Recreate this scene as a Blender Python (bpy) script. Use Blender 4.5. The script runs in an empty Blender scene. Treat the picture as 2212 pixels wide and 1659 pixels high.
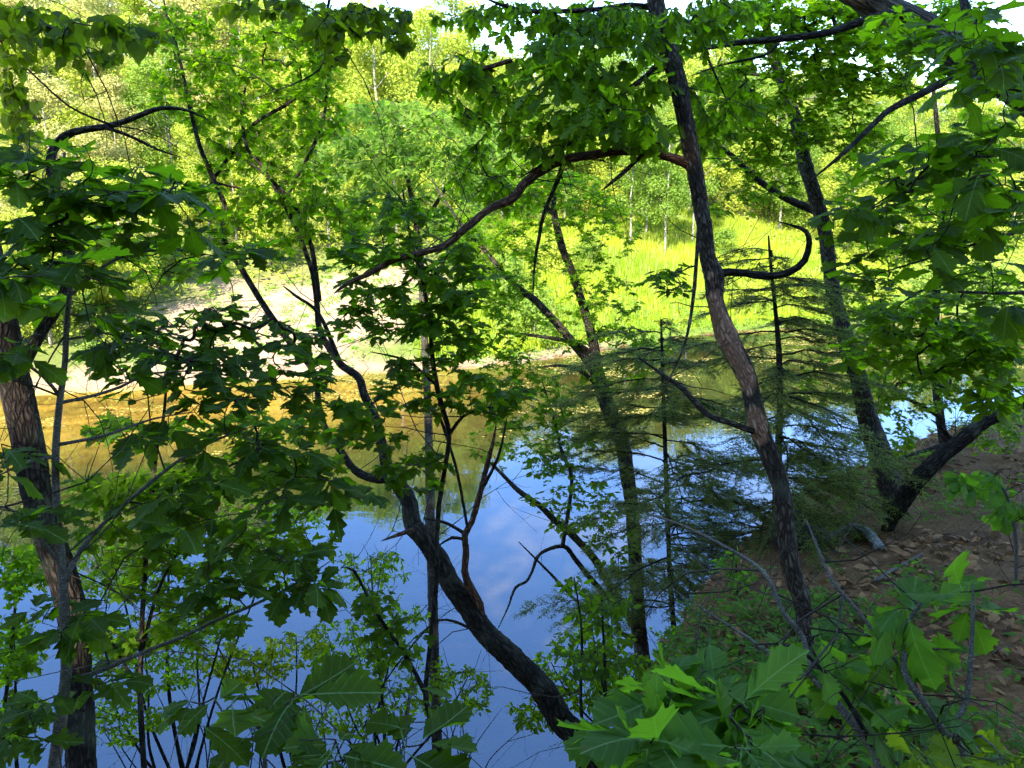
import bpy, math, random
import numpy as np
from mathutils import Vector, Matrix

random.seed(7)
RNG = np.random.default_rng(11)
D = bpy.data
SC = bpy.context.scene
COL = SC.collection

# ------------------------------------------------------------------ camera
CAM_H = 8.0                        # eye height above the pond, metres
PW, PH, FP = 2212.0, 1659.0, 1640.0
PITCH = math.radians(14.7)
cam_d = D.cameras.new('camera'); cam = D.objects.new('camera', cam_d); COL.objects.link(cam)
cam.location = (0, 0, CAM_H)
cam.rotation_euler = (math.radians(90) - PITCH, 0, 0)
cam_d.sensor_width = 36.0
cam_d.lens = 36.0 * FP / PW
cam_d.clip_start = 0.05
cam_d.clip_end = 2000
SC.camera = cam

# ------------------------------------------------------------------ sky and sun
SUN_EL = math.radians(39)
SUN_ROT = math.atan2(-0.32, -0.95)
TO_SUN = Vector((math.sin(SUN_ROT) * math.cos(SUN_EL), math.cos(SUN_ROT) * math.cos(SUN_EL), math.sin(SUN_EL)))
world = D.worlds.new('World'); SC.world = world; world.use_nodes = True
wn = world.node_tree.nodes; wl = world.node_tree.links
bg = wn['Background']
sky = wn.new('ShaderNodeTexSky'); sky.sky_type = 'NISHITA'; sky.sun_disc = False
sky.sun_elevation = SUN_EL; sky.sun_rotation = SUN_ROT
sky.air_density = 1.0; sky.dust_density = 0.0; sky.ozone_density = 3.5
wl.new(sky.outputs[0], bg.inputs[0]); bg.inputs[1].default_value = 0.15
sun_d = D.lights.new('sun', 'SUN'); sun = D.objects.new('sun', sun_d); COL.objects.link(sun)
sun_d.energy = 3.7; sun_d.angle = math.radians(0.55); sun_d.color = (1.0, 0.93, 0.80)
sun.rotation_euler = TO_SUN.to_track_quat('Z', 'Y').to_euler()
sun.location = (-20, -30, 40)
SC.view_settings.view_transform = 'Standard'; SC.view_settings.look = 'None'
SC.view_settings.exposure = 2.88; SC.view_settings.gamma = 1.0
SC.view_settings.use_curve_mapping = False
SC.render.engine = 'CYCLES'
cy = SC.cycles
cy.max_bounces = 6; cy.diffuse_bounces = 3; cy.glossy_bounces = 3; cy.transmission_bounces = 4
cy.transparent_max_bounces = 6; cy.caustics_reflective = False; cy.caustics_refractive = False
cy.sample_clamp_indirect = 6.0
cy.use_adaptive_sampling = True; cy.adaptive_threshold = 0.02
try:
    cy.use_denoising = True; cy.denoiser = 'OPENIMAGEDENOISE'
except Exception:
    pass

# ------------------------------------------------------------------ helpers
SP, CP = math.sin(PITCH), math.cos(PITCH)
def at(x, y, d):
    """photo point (2212 wide) at depth d metres along the view axis -> world point"""
    a = (x - PW / 2) / FP; b = (PH / 2 - y) / FP
    return np.array([a * d, d * (CP + b * SP), CAM_H + d * (b * CP - SP)])

def clip01(v): return np.minimum(1, np.maximum(0, v))
def sstep(a, b, v):
    t = clip01((v - a) / (b - a)); return t * t * (3 - 2 * t)

def vnoise(p, seed=0):
    """smooth value noise for arrays of points (n,2|3) in [-1,1]"""
    p = np.asarray(p, float)
    if p.shape[1] == 2: p = np.column_stack([p, np.zeros(len(p))])
    i = np.floor(p).astype(np.int64); f = p - i; u = f * f * (3 - 2 * f)
    def hsh(a, b, c):
        h = (a * 374761393 + b * 668265263 + c * 2147483647 + seed * 974711) & 0xffffffff
        h = ((h ^ (h >> 13)) * 1274126177) & 0xffffffff
        h = (h ^ (h >> 16)) & 0xffffff
        return h / float(0xffffff) * 2 - 1
    r = 0
    for dx in (0, 1):
        for dy in (0, 1):
            for dz in (0, 1):
                w = (u[:, 0] if dx else 1 - u[:, 0]) * (u[:, 1] if dy else 1 - u[:, 1]) * (u[:, 2] if dz else 1 - u[:, 2])
                r = r + w * hsh(i[:, 0] + dx, i[:, 1] + dy, i[:, 2] + dz)
    return r
def fbm(p, seed=0, oct=4):
    p = np.asarray(p, float); s = 0; a = 0.5
    for k in range(oct):
        s = s + a * vnoise(p * 2 ** k, seed + k); a *= 0.5
    return s

def mesh_np(name, V, Fc, mat=None, smooth=False, uv=None, vattr=None, cattr=None):
    """V (n,3), Fc (m,k) constant k -> mesh; uv per vertex (n,2); vattr {name:(n,) float}; cattr {name:(n,3)}"""
    me = D.meshes.new(name)
    V = np.ascontiguousarray(V, dtype=np.float32); Fc = np.ascontiguousarray(Fc, dtype=np.int32)
    m, k = Fc.shape
    me.vertices.add(len(V)); me.vertices.foreach_set('co', V.ravel())
    me.loops.add(m * k); me.loops.foreach_set('vertex_index', Fc.ravel())
    me.polygons.add(m); me.polygons.foreach_set('loop_start', np.arange(0, m * k, k, dtype=np.int32))
    me.polygons.foreach_set('loop_total', np.full(m, k, dtype=np.int32))
    me.polygons.foreach_set('use_smooth', np.full(m, bool(smooth)))
    if uv is not None:
        l = me.uv_layers.new(name='UVMap'); l.data.foreach_set('uv', np.ascontiguousarray(uv[Fc.ravel()], dtype=np.float32).ravel())
    for n_, a in (vattr or {}).items():
        t = me.attributes.new(n_, 'FLOAT', 'POINT'); t.data.foreach_set('value', np.ascontiguousarray(a, dtype=np.float32))
    for n_, a in (cattr or {}).items():
        t = me.attributes.new(n_, 'FLOAT_VECTOR', 'POINT'); t.data.foreach_set('vector', np.ascontiguousarray(a, dtype=np.float32).ravel())
    me.update(calc_edges=True)
    if mat: me.materials.append(mat)
    return me

def link(name, me, parent=None, loc=None):
    o = D.objects.new(name, me); COL.objects.link(o)
    if parent is not None: o.parent = parent
    if loc is not None: o.location = loc
    return o
def tag(o, label=None, cat=None, group=None, kind=None):
    if label: o['label'] = label
    if cat: o['category'] = cat
    if group: o['group'] = group
    if kind: o['kind'] = kind
    return o
def empty(name, loc):
    o = D.objects.new(name, None); COL.objects.link(o); o.location = loc; o.empty_display_size = 0.1
    return o

# ------------------------------------------------------------------ materials
def newmat(name):
    m = D.materials.new(name); m.use_nodes = True
    nt = m.node_tree; nt.nodes.clear()
    return m, nt.nodes, nt.links
def nd(N, typ, **kw):
    n = N.new(typ)
    for k, v in kw.items(): setattr(n, k, v)
    return n
def math_n(N, L, op, a, b=None, clamp=False):
    n = N.new('ShaderNodeMath'); n.operation = op; n.use_clamp = clamp
    for i, v in enumerate((a, b)):
        if v is None: continue
        if isinstance(v, (int, float)): n.inputs[i].default_value = v
        else: L.new(v, n.inputs[i])
    return n.outputs[0]
def mixc(N, L, fac, a, b):
    n = N.new('ShaderNodeMix'); n.data_type = 'RGBA'
    if isinstance(fac, (int, float)): n.inputs[0].default_value = fac
    else: L.new(fac, n.inputs[0])
    for i, v in ((6, a), (7, b)):
        if isinstance(v, tuple): n.inputs[i].default_value = (*v[:3], 1)
        else: L.new(v, n.inputs[i])
    return n.outputs[2]
def ramp(N, L, fac, stops):
    r = N.new('ShaderNodeValToRGB'); e = r.color_ramp.elements
    while len(e) < len(stops): e.new(0.5)
    for el, (p, c) in zip(e, stops):
        el.position = p; el.color = (*c, 1)
    L.new(fac, r.inputs[0]); return r.outputs[0]

def leaf_material(name, dark, light, trans, merged, veins=True, tw=0.62, rough=0.55, vein_col=(0.19, 0.30, 0.09), spec=0.13):
    m, N, L = newmat(name)
    out = nd(N, 'ShaderNodeOutputMaterial')
    if merged:
        a = nd(N, 'ShaderNodeAttribute', attribute_name='tint'); t = a.outputs['Fac']
    else:
        t = nd(N, 'ShaderNodeObjectInfo').outputs['Random']
    base = mixc(N, L, t, dark, light)
    tc = nd(N, 'ShaderNodeTexCoord')
    no = nd(N, 'ShaderNodeTexNoise'); no.inputs['Scale'].default_value = 5.0
    L.new(tc.outputs['UV'], no.inputs['Vector'])
    base = mixc(N, L, math_n(N, L, 'MULTIPLY', no.outputs[0], 0.35), base, (dark[0] * 0.5, dark[1] * 0.55, dark[2] * 0.5))
    n5 = nd(N, 'ShaderNodeTexNoise'); n5.inputs['Scale'].default_value = 6.0; n5.inputs['Detail'].default_value = 3
    cv = nd(N, 'ShaderNodeCombineXYZ'); L.new(math_n(N, L, 'MULTIPLY', t, 40.0), cv.inputs[2])
    av = nd(N, 'ShaderNodeVectorMath'); av.operation = 'ADD'; L.new(tc.outputs['UV'], av.inputs[0]); L.new(cv.outputs[0], av.inputs[1]); L.new(av.outputs[0], n5.inputs['Vector'])
    brown = ramp(N, L, n5.outputs[0], [(0.66, (0, 0, 0)), (0.72, (1, 1, 1))])
    base = mixc(N, L, math_n(N, L, 'MULTIPLY', brown, 0.75), base, (0.13, 0.085, 0.03))
    trc = mixc(N, L, t, tuple(c * 0.75 for c in trans), tuple(c * 1.2 for c in trans))
    bump = None
    if veins:
        sx = nd(N, 'ShaderNodeSeparateXYZ'); L.new(tc.outputs['UV'], sx.inputs[0])
        aw = math_n(N, L, 'ABSOLUTE', sx.outputs[1])
        mid = math_n(N, L, 'LESS_THAN', aw, 0.011)
        side = math_n(N, L, 'SUBTRACT', sx.outputs[0], math_n(N, L, 'MULTIPLY', aw, 0.75))
        fr = math_n(N, L, 'FRACT', math_n(N, L, 'MULTIPLY', side, 6.5))
        ds = math_n(N, L, 'ABSOLUTE', math_n(N, L, 'SUBTRACT', fr, 0.5))
        sv = math_n(N, L, 'LESS_THAN', ds, 0.035)
        vm = math_n(N, L, 'MAXIMUM', mid, math_n(N, L, 'MULTIPLY', sv, 0.6))
        base = mixc(N, L, vm, base, vein_col)
        b = nd(N, 'ShaderNodeBump'); b.inputs['Strength'].default_value = 0.35; b.inputs['Distance'].default_value = 0.02
        L.new(math_n(N, L, 'SMOOTH_MIN', ds, 0.12), b.inputs['Height']); bump = b.outputs[0]
    p = nd(N, 'ShaderNodeBsdfPrincipled'); L.new(base, p.inputs['Base Color'])
    p.inputs['Roughness'].default_value = rough
    p.inputs['Specular IOR Level'].default_value = spec
    tr = nd(N, 'ShaderNodeBsdfTranslucent'); L.new(trc, tr.inputs['Color'])
    if bump is not None: L.new(bump, p.inputs['Normal'])
    mx = nd(N, 'ShaderNodeMixShader'); mx.inputs[0].default_value = tw
    L.new(p.outputs[0], mx.inputs[1]); L.new(tr.outputs[0], mx.inputs[2]); L.new(mx.outputs[0], out.inputs[0])
    return m

def bark_material(name, c_dark, c_mid, c_light, scale=44.0, stretch=0.30, bump=1.0, lichen=0.25, sun_dapples=None):
    m, N, L = newmat(name)
    out = nd(N, 'ShaderNodeOutputMaterial'); p = nd(N, 'ShaderNodeBsdfPrincipled')
    a = nd(N, 'ShaderNodeAttribute', attribute_name='bark')
    mp = nd(N, 'ShaderNodeMapping'); mp.inputs['Scale'].default_value = (scale, scale, scale * stretch)
    L.new(a.outputs['Vector'], mp.inputs[0])
    v = nd(N, 'ShaderNodeTexVoronoi'); v.feature = 'DISTANCE_TO_EDGE'; v.inputs['Scale'].default_value = 1.6
    n1 = nd(N, 'ShaderNodeTexNoise'); n1.inputs['Scale'].default_value = 1.3; n1.inputs['Detail'].default_value = 6
    L.new(mp.outputs[0], n1.inputs['Vector'])
    ad = nd(N, 'ShaderNodeVectorMath'); ad.operation = 'ADD'
    L.new(mp.outputs[0], ad.inputs[0]); L.new(n1.outputs['Color'], ad.inputs[1]); L.new(ad.outputs[0], v.inputs['Vector'])
    h = math_n(N, L, 'MULTIPLY', v.outputs['Distance'], 3.0, clamp=True)
    hh = math_n(N, L, 'ADD', math_n(N, L, 'MULTIPLY', h, 0.6), math_n(N, L, 'MULTIPLY', n1.outputs[0], 0.5))
    colr = ramp(N, L, hh, [(0.18, c_dark), (0.55, c_mid), (0.95, c_light)])
    n2 = nd(N, 'ShaderNodeTexNoise'); n2.inputs['Scale'].default_value = 7.0; n2.inputs['Detail'].default_value = 5
    L.new(a.outputs['Vector'], n2.inputs['Vector'])
    lf = ramp(N, L, n2.outputs[0], [(0.52, (0, 0, 0)), (0.70, (1, 1, 1))])
    colr = mixc(N, L, math_n(N, L, 'MULTIPLY', lf, lichen), colr, (0.20, 0.22, 0.15))
    if sun_dapples:  # pale dapples of sunlight mixed into the bark colour, mostly on one side
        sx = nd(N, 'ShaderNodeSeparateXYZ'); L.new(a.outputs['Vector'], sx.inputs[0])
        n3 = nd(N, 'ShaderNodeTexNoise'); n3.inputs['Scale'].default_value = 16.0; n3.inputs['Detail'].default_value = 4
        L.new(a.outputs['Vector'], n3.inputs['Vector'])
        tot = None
        for (z0, hz) in sun_dapples:
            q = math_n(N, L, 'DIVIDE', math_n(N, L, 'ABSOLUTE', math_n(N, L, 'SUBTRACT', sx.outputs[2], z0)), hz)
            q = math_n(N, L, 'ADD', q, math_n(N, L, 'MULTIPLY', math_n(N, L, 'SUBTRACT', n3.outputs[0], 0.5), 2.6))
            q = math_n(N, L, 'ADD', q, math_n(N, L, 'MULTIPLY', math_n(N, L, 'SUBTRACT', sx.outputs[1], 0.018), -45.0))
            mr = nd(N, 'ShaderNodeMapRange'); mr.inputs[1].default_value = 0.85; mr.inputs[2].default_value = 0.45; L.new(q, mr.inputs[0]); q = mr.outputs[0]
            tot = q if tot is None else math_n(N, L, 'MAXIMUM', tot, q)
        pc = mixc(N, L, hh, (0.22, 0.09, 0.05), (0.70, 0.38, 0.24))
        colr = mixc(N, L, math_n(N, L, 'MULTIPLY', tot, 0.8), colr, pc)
    L.new(colr, p.inputs['Base Color']); p.inputs['Roughness'].default_value = 0.9
    p.inputs['Specular IOR Level'].default_value = 0.15
    b = nd(N, 'ShaderNodeBump'); b.inputs['Strength'].default_value = bump; b.inputs['Distance'].default_value = 0.02
    L.new(hh, b.inputs['Height']); L.new(b.outputs[0], p.inputs['Normal']); L.new(p.outputs[0], out.inputs[0])
    return m

def plain_material(name, c1, c2, scale=8.0, rough=0.85, bump=0.3, coord='Object'):
    m, N, L = newmat(name)
    out = nd(N, 'ShaderNodeOutputMaterial'); p = nd(N, 'ShaderNodeBsdfPrincipled')
    tc = nd(N, 'ShaderNodeTexCoord'); n1 = nd(N, 'ShaderNodeTexNoise')
    n1.inputs['Scale'].default_value = scale; n1.inputs['Detail'].default_value = 6
    L.new(tc.outputs[coord], n1.inputs['Vector'])
    L.new(ramp(N, L, n1.outputs[0], [(0.3, c1), (0.7, c2)]), p.inputs['Base Color'])
    p.inputs['Roughness'].default_value = rough; p.inputs['Specular IOR Level'].default_value = 0.2
    b = nd(N, 'ShaderNodeBump'); b.inputs['Strength'].default_value = bump; b.inputs['Distance'].default_value = 0.03
    L.new(n1.outputs[0], b.inputs['Height']); L.new(b.outputs[0], p.inputs['Normal'])
    L.new(p.outputs[0], out.inputs[0]); return m

LEAFCOL = {   # dark, light, translucent
    'oak':    ((0.030, 0.066, 0.0035), (0.062, 0.120, 0.0060), (0.150, 0.300, 0.004)),
    'white':  ((0.042, 0.090, 0.0035), (0.085, 0.155, 0.0055), (0.310, 0.540, 0.005)),
    'maple':  ((0.038, 0.085, 0.0035), (0.074, 0.145, 0.0055), (0.22, 0.42, 0.005)),
    'heart':  ((0.044, 0.080, 0.0035), (0.082, 0.130, 0.0050), (0.230, 0.340, 0.004)),
    'light':  ((0.062, 0.132, 0.0050), (0.110, 0.200, 0.0080), (0.330, 0.570, 0.006)),
    'yellow': ((0.110, 0.165, 0.0060), (0.180, 0.245, 0.0090), (0.400, 0.530, 0.010)),
    'pale':   ((0.095, 0.165, 0.0280), (0.145, 0.225, 0.0350), (0.290, 0.480, 0.035)),
    'fresh':  ((0.052, 0.125, 0.0180), (0.085, 0.175, 0.0240), (0.180, 0.380, 0.014)),
}
LEAFCOL['broad'] = LEAFCOL['oak']
LM = {}
def leafmat(kind, merged):
    k = (kind, merged)
    if k not in LM:
        a, b, c = LEAFCOL[kind]
        LM[k] = leaf_material('leaf_' + kind + ('_mass' if merged else ''), a, b, c, merged, veins=(not merged) or kind in ('oak', 'fresh'))
    return LM[k]

SUN_DAPPLES = [(1.87, 0.15), (1.66, 0.05), (1.47, 0.05)]  # sun dapples painted on the trunk: place along it and half length
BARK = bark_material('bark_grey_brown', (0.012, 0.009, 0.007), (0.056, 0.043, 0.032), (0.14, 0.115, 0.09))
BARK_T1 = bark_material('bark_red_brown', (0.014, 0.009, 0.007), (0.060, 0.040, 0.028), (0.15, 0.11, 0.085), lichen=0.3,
                        sun_dapples=SUN_DAPPLES)
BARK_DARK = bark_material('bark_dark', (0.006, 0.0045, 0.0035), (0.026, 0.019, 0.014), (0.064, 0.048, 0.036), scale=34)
BARK_THIN = bark_material('bark_sapling', (0.05, 0.042, 0.034), (0.11, 0.095, 0.078), (0.20, 0.18, 0.15), scale=60, stretch=2.2, bump=0.3, lichen=0.4)
BARK_RED = bark_material('bark_reddish', (0.026, 0.011, 0.007), (0.115, 0.052, 0.030), (0.25, 0.13, 0.08), scale=44, bump=0.7, lichen=0.12)
BARK_BIG = bark_material('bark_deep_ridged', (0.014, 0.010, 0.008), (0.085, 0.062, 0.044), (0.20, 0.155, 0.115), scale=17, stretch=0.2, bump=1.0)
BARK_PALE = bark_material('bark_far_pale', (0.10, 0.085, 0.06), (0.24, 0.21, 0.16), (0.42, 0.38, 0.31), scale=6, stretch=0.8, bump=0.2)
TWIG = bark_material('twig_brown', (0.020, 0.014, 0.010), (0.048, 0.034, 0.025), (0.085, 0.065, 0.050), scale=80, bump=0.2, lichen=0.1)

# ------------------------------------------------------------------ terrain
EDGE = np.array([(-90, -20), (-30, -6), (-8, -1.4), (-2.2, -0.2), (0.1, 0.5), (0.55, 1.6), (0.74, 2.95), (1.22, 4.2), (2.45, 6.3), (6.75, 10), (14, 15), (32, 22), (90, 40)], float)
SHORE = np.array([(-120, 12), (-45, 22), (-30, 26), (-15, 30), (0, 34), (10, 41), (27, 47), (60, 60), (140, 80)], float)
def sdist(P, line):
    """signed distance to a polyline running in +x; positive on its right-hand side (towards -y)"""
    best = np.full(len(P), 1e9); sg = np.ones(len(P))
    for a, b in zip(line[:-1], line[1:]):
        ab = b - a; ap = P - a
        t = clip01((ap @ ab) / (ab @ ab)); c = a + t[:, None] * ab
        dd = np.hypot(*(P - c).T); cr = ab[0] * ap[:, 1] - ab[1] * ap[:, 0]
        k = dd < best; best = np.where(k, dd, best); sg = np.where(k, np.where(cr < 0, 1.0, -1.0), sg)
    return best * sg
def height_exact(P):
    P = np.atleast_2d(np.asarray(P, float)); x, y = P[:, 0], P[:, 1]
    s = sdist(P, EDGE); u = -sdist(P, SHORE)
    yc = np.minimum(np.maximum(y, 0), 16); xc = np.minimum(np.maximum(x, -4), 14)
    land = CAM_H - (1.6 + 0.22 * yc - 0.12 * xc)
    back = np.maximum(0, -y - 1.0)
    land = land + np.minimum(14, 0.42 * back * sstep(0, 4, back))
    land = land + 0.10 * np.maximum(0, x - 14) * (x < 60) 
    land = land + 0.06 * fbm(P * 1.6, 3, 2) + 0.10 * fbm(P * 0.6, 9)
    w = np.maximum(0, -s)
    near = land - 3.8 * (np.sqrt(np.minimum(w, 1.3) ** 2 + 0.02) - 0.14) - 0.6 * np.maximum(0, w - 1.3) + 0.30 * fbm(P * 0.7, 5, 3) * sstep(0.2, 1.5, w)
    near = np.maximum(near, -1.3)
    left = sstep(0, -7, x + 0.0 * y)
    base = np.where(u < 24, 0.15 * u, 3.6 + 0.40 * (u - 24))
    lbase = np.where(u < 13, 0.25 * u, 3.25 + 0.46 * (u - 13))
    up = base * (1 - left) + lbase * left
    zr = 13 + 8 * sstep(-16, -45, x) + 9 * sstep(6, 36, x)
    up = np.where(up > zr - 3, zr - 3 * np.exp(-(up - zr + 3) / 3), up)
    far = np.where(u > 0, up, np.where(u > -9, 0.045 * u, -0.405 + 0.12 * (u + 9)))
    far = far + np.where(u > 0.5, 0.35 * fbm(P * 0.25, 21) * sstep(0.5, 6, u), 0) + 0.05 * fbm(P * 0.9, 22)
    far = np.maximum(far, -1.3)
    return np.maximum(near, far)
GRID = {}
def height(P):
    """height of the built ground sheet (bilinear in its grid)"""
    P = np.atleast_2d(np.asarray(P, float)); xs, ys, Z = GRID['x'], GRID['y'], GRID['z']
    i = np.clip(np.searchsorted(xs, P[:, 0]) - 1, 0, len(xs) - 2); j = np.clip(np.searchsorted(ys, P[:, 1]) - 1, 0, len(ys) - 2)
    a = clip01((P[:, 0] - xs[i]) / (xs[i + 1] - xs[i])); b = clip01((P[:, 1] - ys[j]) / (ys[j + 1] - ys[j]))
    return (Z[j, i] * (1 - a) + Z[j, i + 1] * a) * (1 - b) + (Z[j + 1, i] * (1 - a) + Z[j + 1, i + 1] * a) * b
def hz(x, y): return float(height([(x, y)])[0])

def build_ground():
    xs = np.unique(np.concatenate([np.linspace(-600, -60, 10), np.linspace(-60, -8, 50), np.linspace(-8, -1, 30), np.linspace(-1, 8, 110), np.linspace(8, 60, 56), np.linspace(60, 600, 10)]))
    ys = np.unique(np.concatenate([np.linspace(-200, -20, 8), np.linspace(-20, 0, 30), np.linspace(0, 12, 110), np.linspace(12, 100, 110), np.linspace(100, 900, 12)]))
    X, Y = np.meshgrid(xs, ys); P = np.column_stack([X.ravel(), Y.ravel()])
    Z = height_exact(P); GRID.update(x=xs, y=ys, z=Z.reshape(len(ys), len(xs)))
    nx, ny = len(xs), len(ys)
    i = np.arange(nx * ny).reshape(ny, nx)
    Fc = np.column_stack([i[:-1, :-1].ravel(), i[:-1, 1:].ravel(), i[1:, 1:].ravel(), i[1:, :-1].ravel()])
    s = sdist(P, EDGE); u = -sdist(P, SHORE); x = P[:, 0]
    soil = np.array((0.125, 0.064, 0.028)); sand = np.array((0.30, 0.21, 0.135)); grass = np.array((0.12, 0.17, 0.025)); mud = np.array((0.03, 0.028, 0.018)); wood = np.array((0.10, 0.12, 0.03)); silt = np.array((0.40, 0.285, 0.095))
    n = fbm(P * 0.35, 31)
    c = np.tile(soil, (len(P), 1))
    def lay(c, col, m): return c * (1 - m[:, None]) + col * m[:, None]
    c = lay(c, mud, (Z < 0.0) * 1.0)
    shal = ((u < 0.3) & (u > -14)) * sstep(-10, -3, u) * sstep(4, -8, x)
    sn = fbm(P * np.array([.5, 1.1]), 44) + .5 * fbm(P * np.array([1.6, 3.2]), 45)
    c = lay(c, silt * 0.92, shal * clip01(0.78 - 0.75 * sn))
    farm = (u > 0.0) * 1.0
    c = lay(c, wood, farm)
    gm = farm * sstep(-6, -2, x + 3 * n) * sstep(30, 24, u + 3 * n)
    c = lay(c, grass, gm)
    sm = farm * sstep(-18.5, -16.0, x + 5 * n) * sstep(-4.0, -7, x + 4 * n) * sstep(14, 9, u + 7 * n)
    c = lay(c, sand, sm)
    sm2 = farm * sstep(2.2, 0.8, u + 1.5 * n) * sstep(8, 2, x)
    c = lay(c, sand * 0.85, sm2)
    m, N, L = newmat('ground_soil')
    out = nd(N, 'ShaderNodeOutputMaterial'); p = nd(N, 'ShaderNodeBsdfPrincipled')
    a = nd(N, 'ShaderNodeAttribute', attribute_name='gcol')
    tc = nd(N, 'ShaderNodeTexCoord')
    n1 = nd(N, 'ShaderNodeTexNoise'); n1.inputs['Scale'].default_value = 2.4; n1.inputs['Detail'].default_value = 9; n1.inputs['Roughness'].default_value = 0.7
    n2 = nd(N, 'ShaderNodeTexNoise'); n2.inputs['Scale'].default_value = 38; n2.inputs['Detail'].default_value = 6
    L.new(tc.outputs['Object'], n1.inputs['Vector']); L.new(tc.outputs['Object'], n2.inputs['Vector'])
    f = ramp(N, L, n1.outputs[0], [(0.3, (0.45, 0.42, 0.40)), (0.5, (0.95, 0.95, 0.95)), (0.72, (1.5, 1.42, 1.3))])
    f2 = ramp(N, L, n2.outputs[0], [(0.3, (0.5, 0.5, 0.5)), (0.68, (1.35, 1.32, 1.28))])
    mm = nd(N, 'ShaderNodeMix', data_type='RGBA', blend_type='MULTIPLY'); mm.inputs[0].default_value = 0.8
    L.new(a.outputs['Vector'], mm.inputs[6]); L.new(f, mm.inputs[7])
    m2 = nd(N, 'ShaderNodeMix', data_type='RGBA', blend_type='MULTIPLY'); m2.inputs[0].default_value = 0.7
    L.new(mm.outputs[2], m2.inputs[6]); L.new(f2, m2.inputs[7])
    L.new(m2.outputs[2], p.inputs['Base Color']); p.inputs['Roughness'].default_value = 0.95; p.inputs['Specular IOR Level'].default_value = 0.1
    b = nd(N, 'ShaderNodeBump'); b.inputs['Strength'].default_value = 0.8; b.inputs['Distance'].default_value = 0.03
    L.new(n2.outputs[0], b.inputs['Height']); L.new(b.outputs[0], p.inputs['Normal']); L.new(p.outputs[0], out.inputs[0])
    me = mesh_np('ground', np.column_stack([P, Z]), Fc, m, smooth=True, cattr={'gcol': c})
    tag(link('ground', me), kind='structure')
build_ground()

def build_water():
    m, N, L = newmat('pond_water')
    out = nd(N, 'ShaderNodeOutputMaterial')
    tc = nd(N, 'ShaderNodeTexCoord')
    n1 = nd(N, 'ShaderNodeTexNoise'); n1.inputs['Scale'].default_value = 1.1; n1.inputs['Detail'].default_value = 3
    mp = nd(N, 'ShaderNodeMapping'); mp.inputs['Scale'].default_value = (0.5, 1.4, 1)
    L.new(tc.outputs['Object'], mp.inputs[0]); L.new(mp.outputs[0], n1.inputs['Vector'])
    b = nd(N, 'ShaderNodeBump'); b.inputs['Strength'].default_value = 0.12; b.inputs['Distance'].default_value = 0.02
    L.new(n1.outputs[0], b.inputs['Height'])
    gl = nd(N, 'ShaderNodeBsdfGlossy'); gl.inputs['Roughness'].default_value = 0.015; gl.inputs['Color'].default_value = (0.57, 0.74, 1, 1)
    L.new(b.outputs[0], gl.inputs['Normal'])
    tr = nd(N, 'ShaderNodeBsdfTransparent'); tr.inputs['Color'].default_value = (0.95, 0.86, 0.58, 1)
    ge = nd(N, 'ShaderNodeNewGeometry'); dt = nd(N, 'ShaderNodeVectorMath'); dt.operation = 'DOT_PRODUCT'
    L.new(ge.outputs['Incoming'], dt.inputs[0]); L.new(ge.outputs['Normal'], dt.inputs[1])
    gz = math_n(N, L, 'POWER', math_n(N, L, 'SUBTRACT', 1.0, math_n(N, L, 'ABSOLUTE', dt.outputs['Value'])), 5.0)   # Schlick, same from both sides
    fac = math_n(N, L, 'ADD', math_n(N, L, 'MULTIPLY', gz, 0.9), 0.135, clamp=True)
    mx = nd(N, 'ShaderNodeMixShader'); L.new(fac, mx.inputs[0]); L.new(tr.outputs[0], mx.inputs[1]); L.new(gl.outputs[0], mx.inputs[2])
    L.new(mx.outputs[0], out.inputs[0])
    V = np.array([(-300, -40, 0), (300, -40, 0), (300, 90, 0), (-300, 90, 0)], float)
    tag(link('water', mesh_np('water', V, np.array([[0, 1, 2, 3]]), m)), kind='structure')
build_water()

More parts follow.
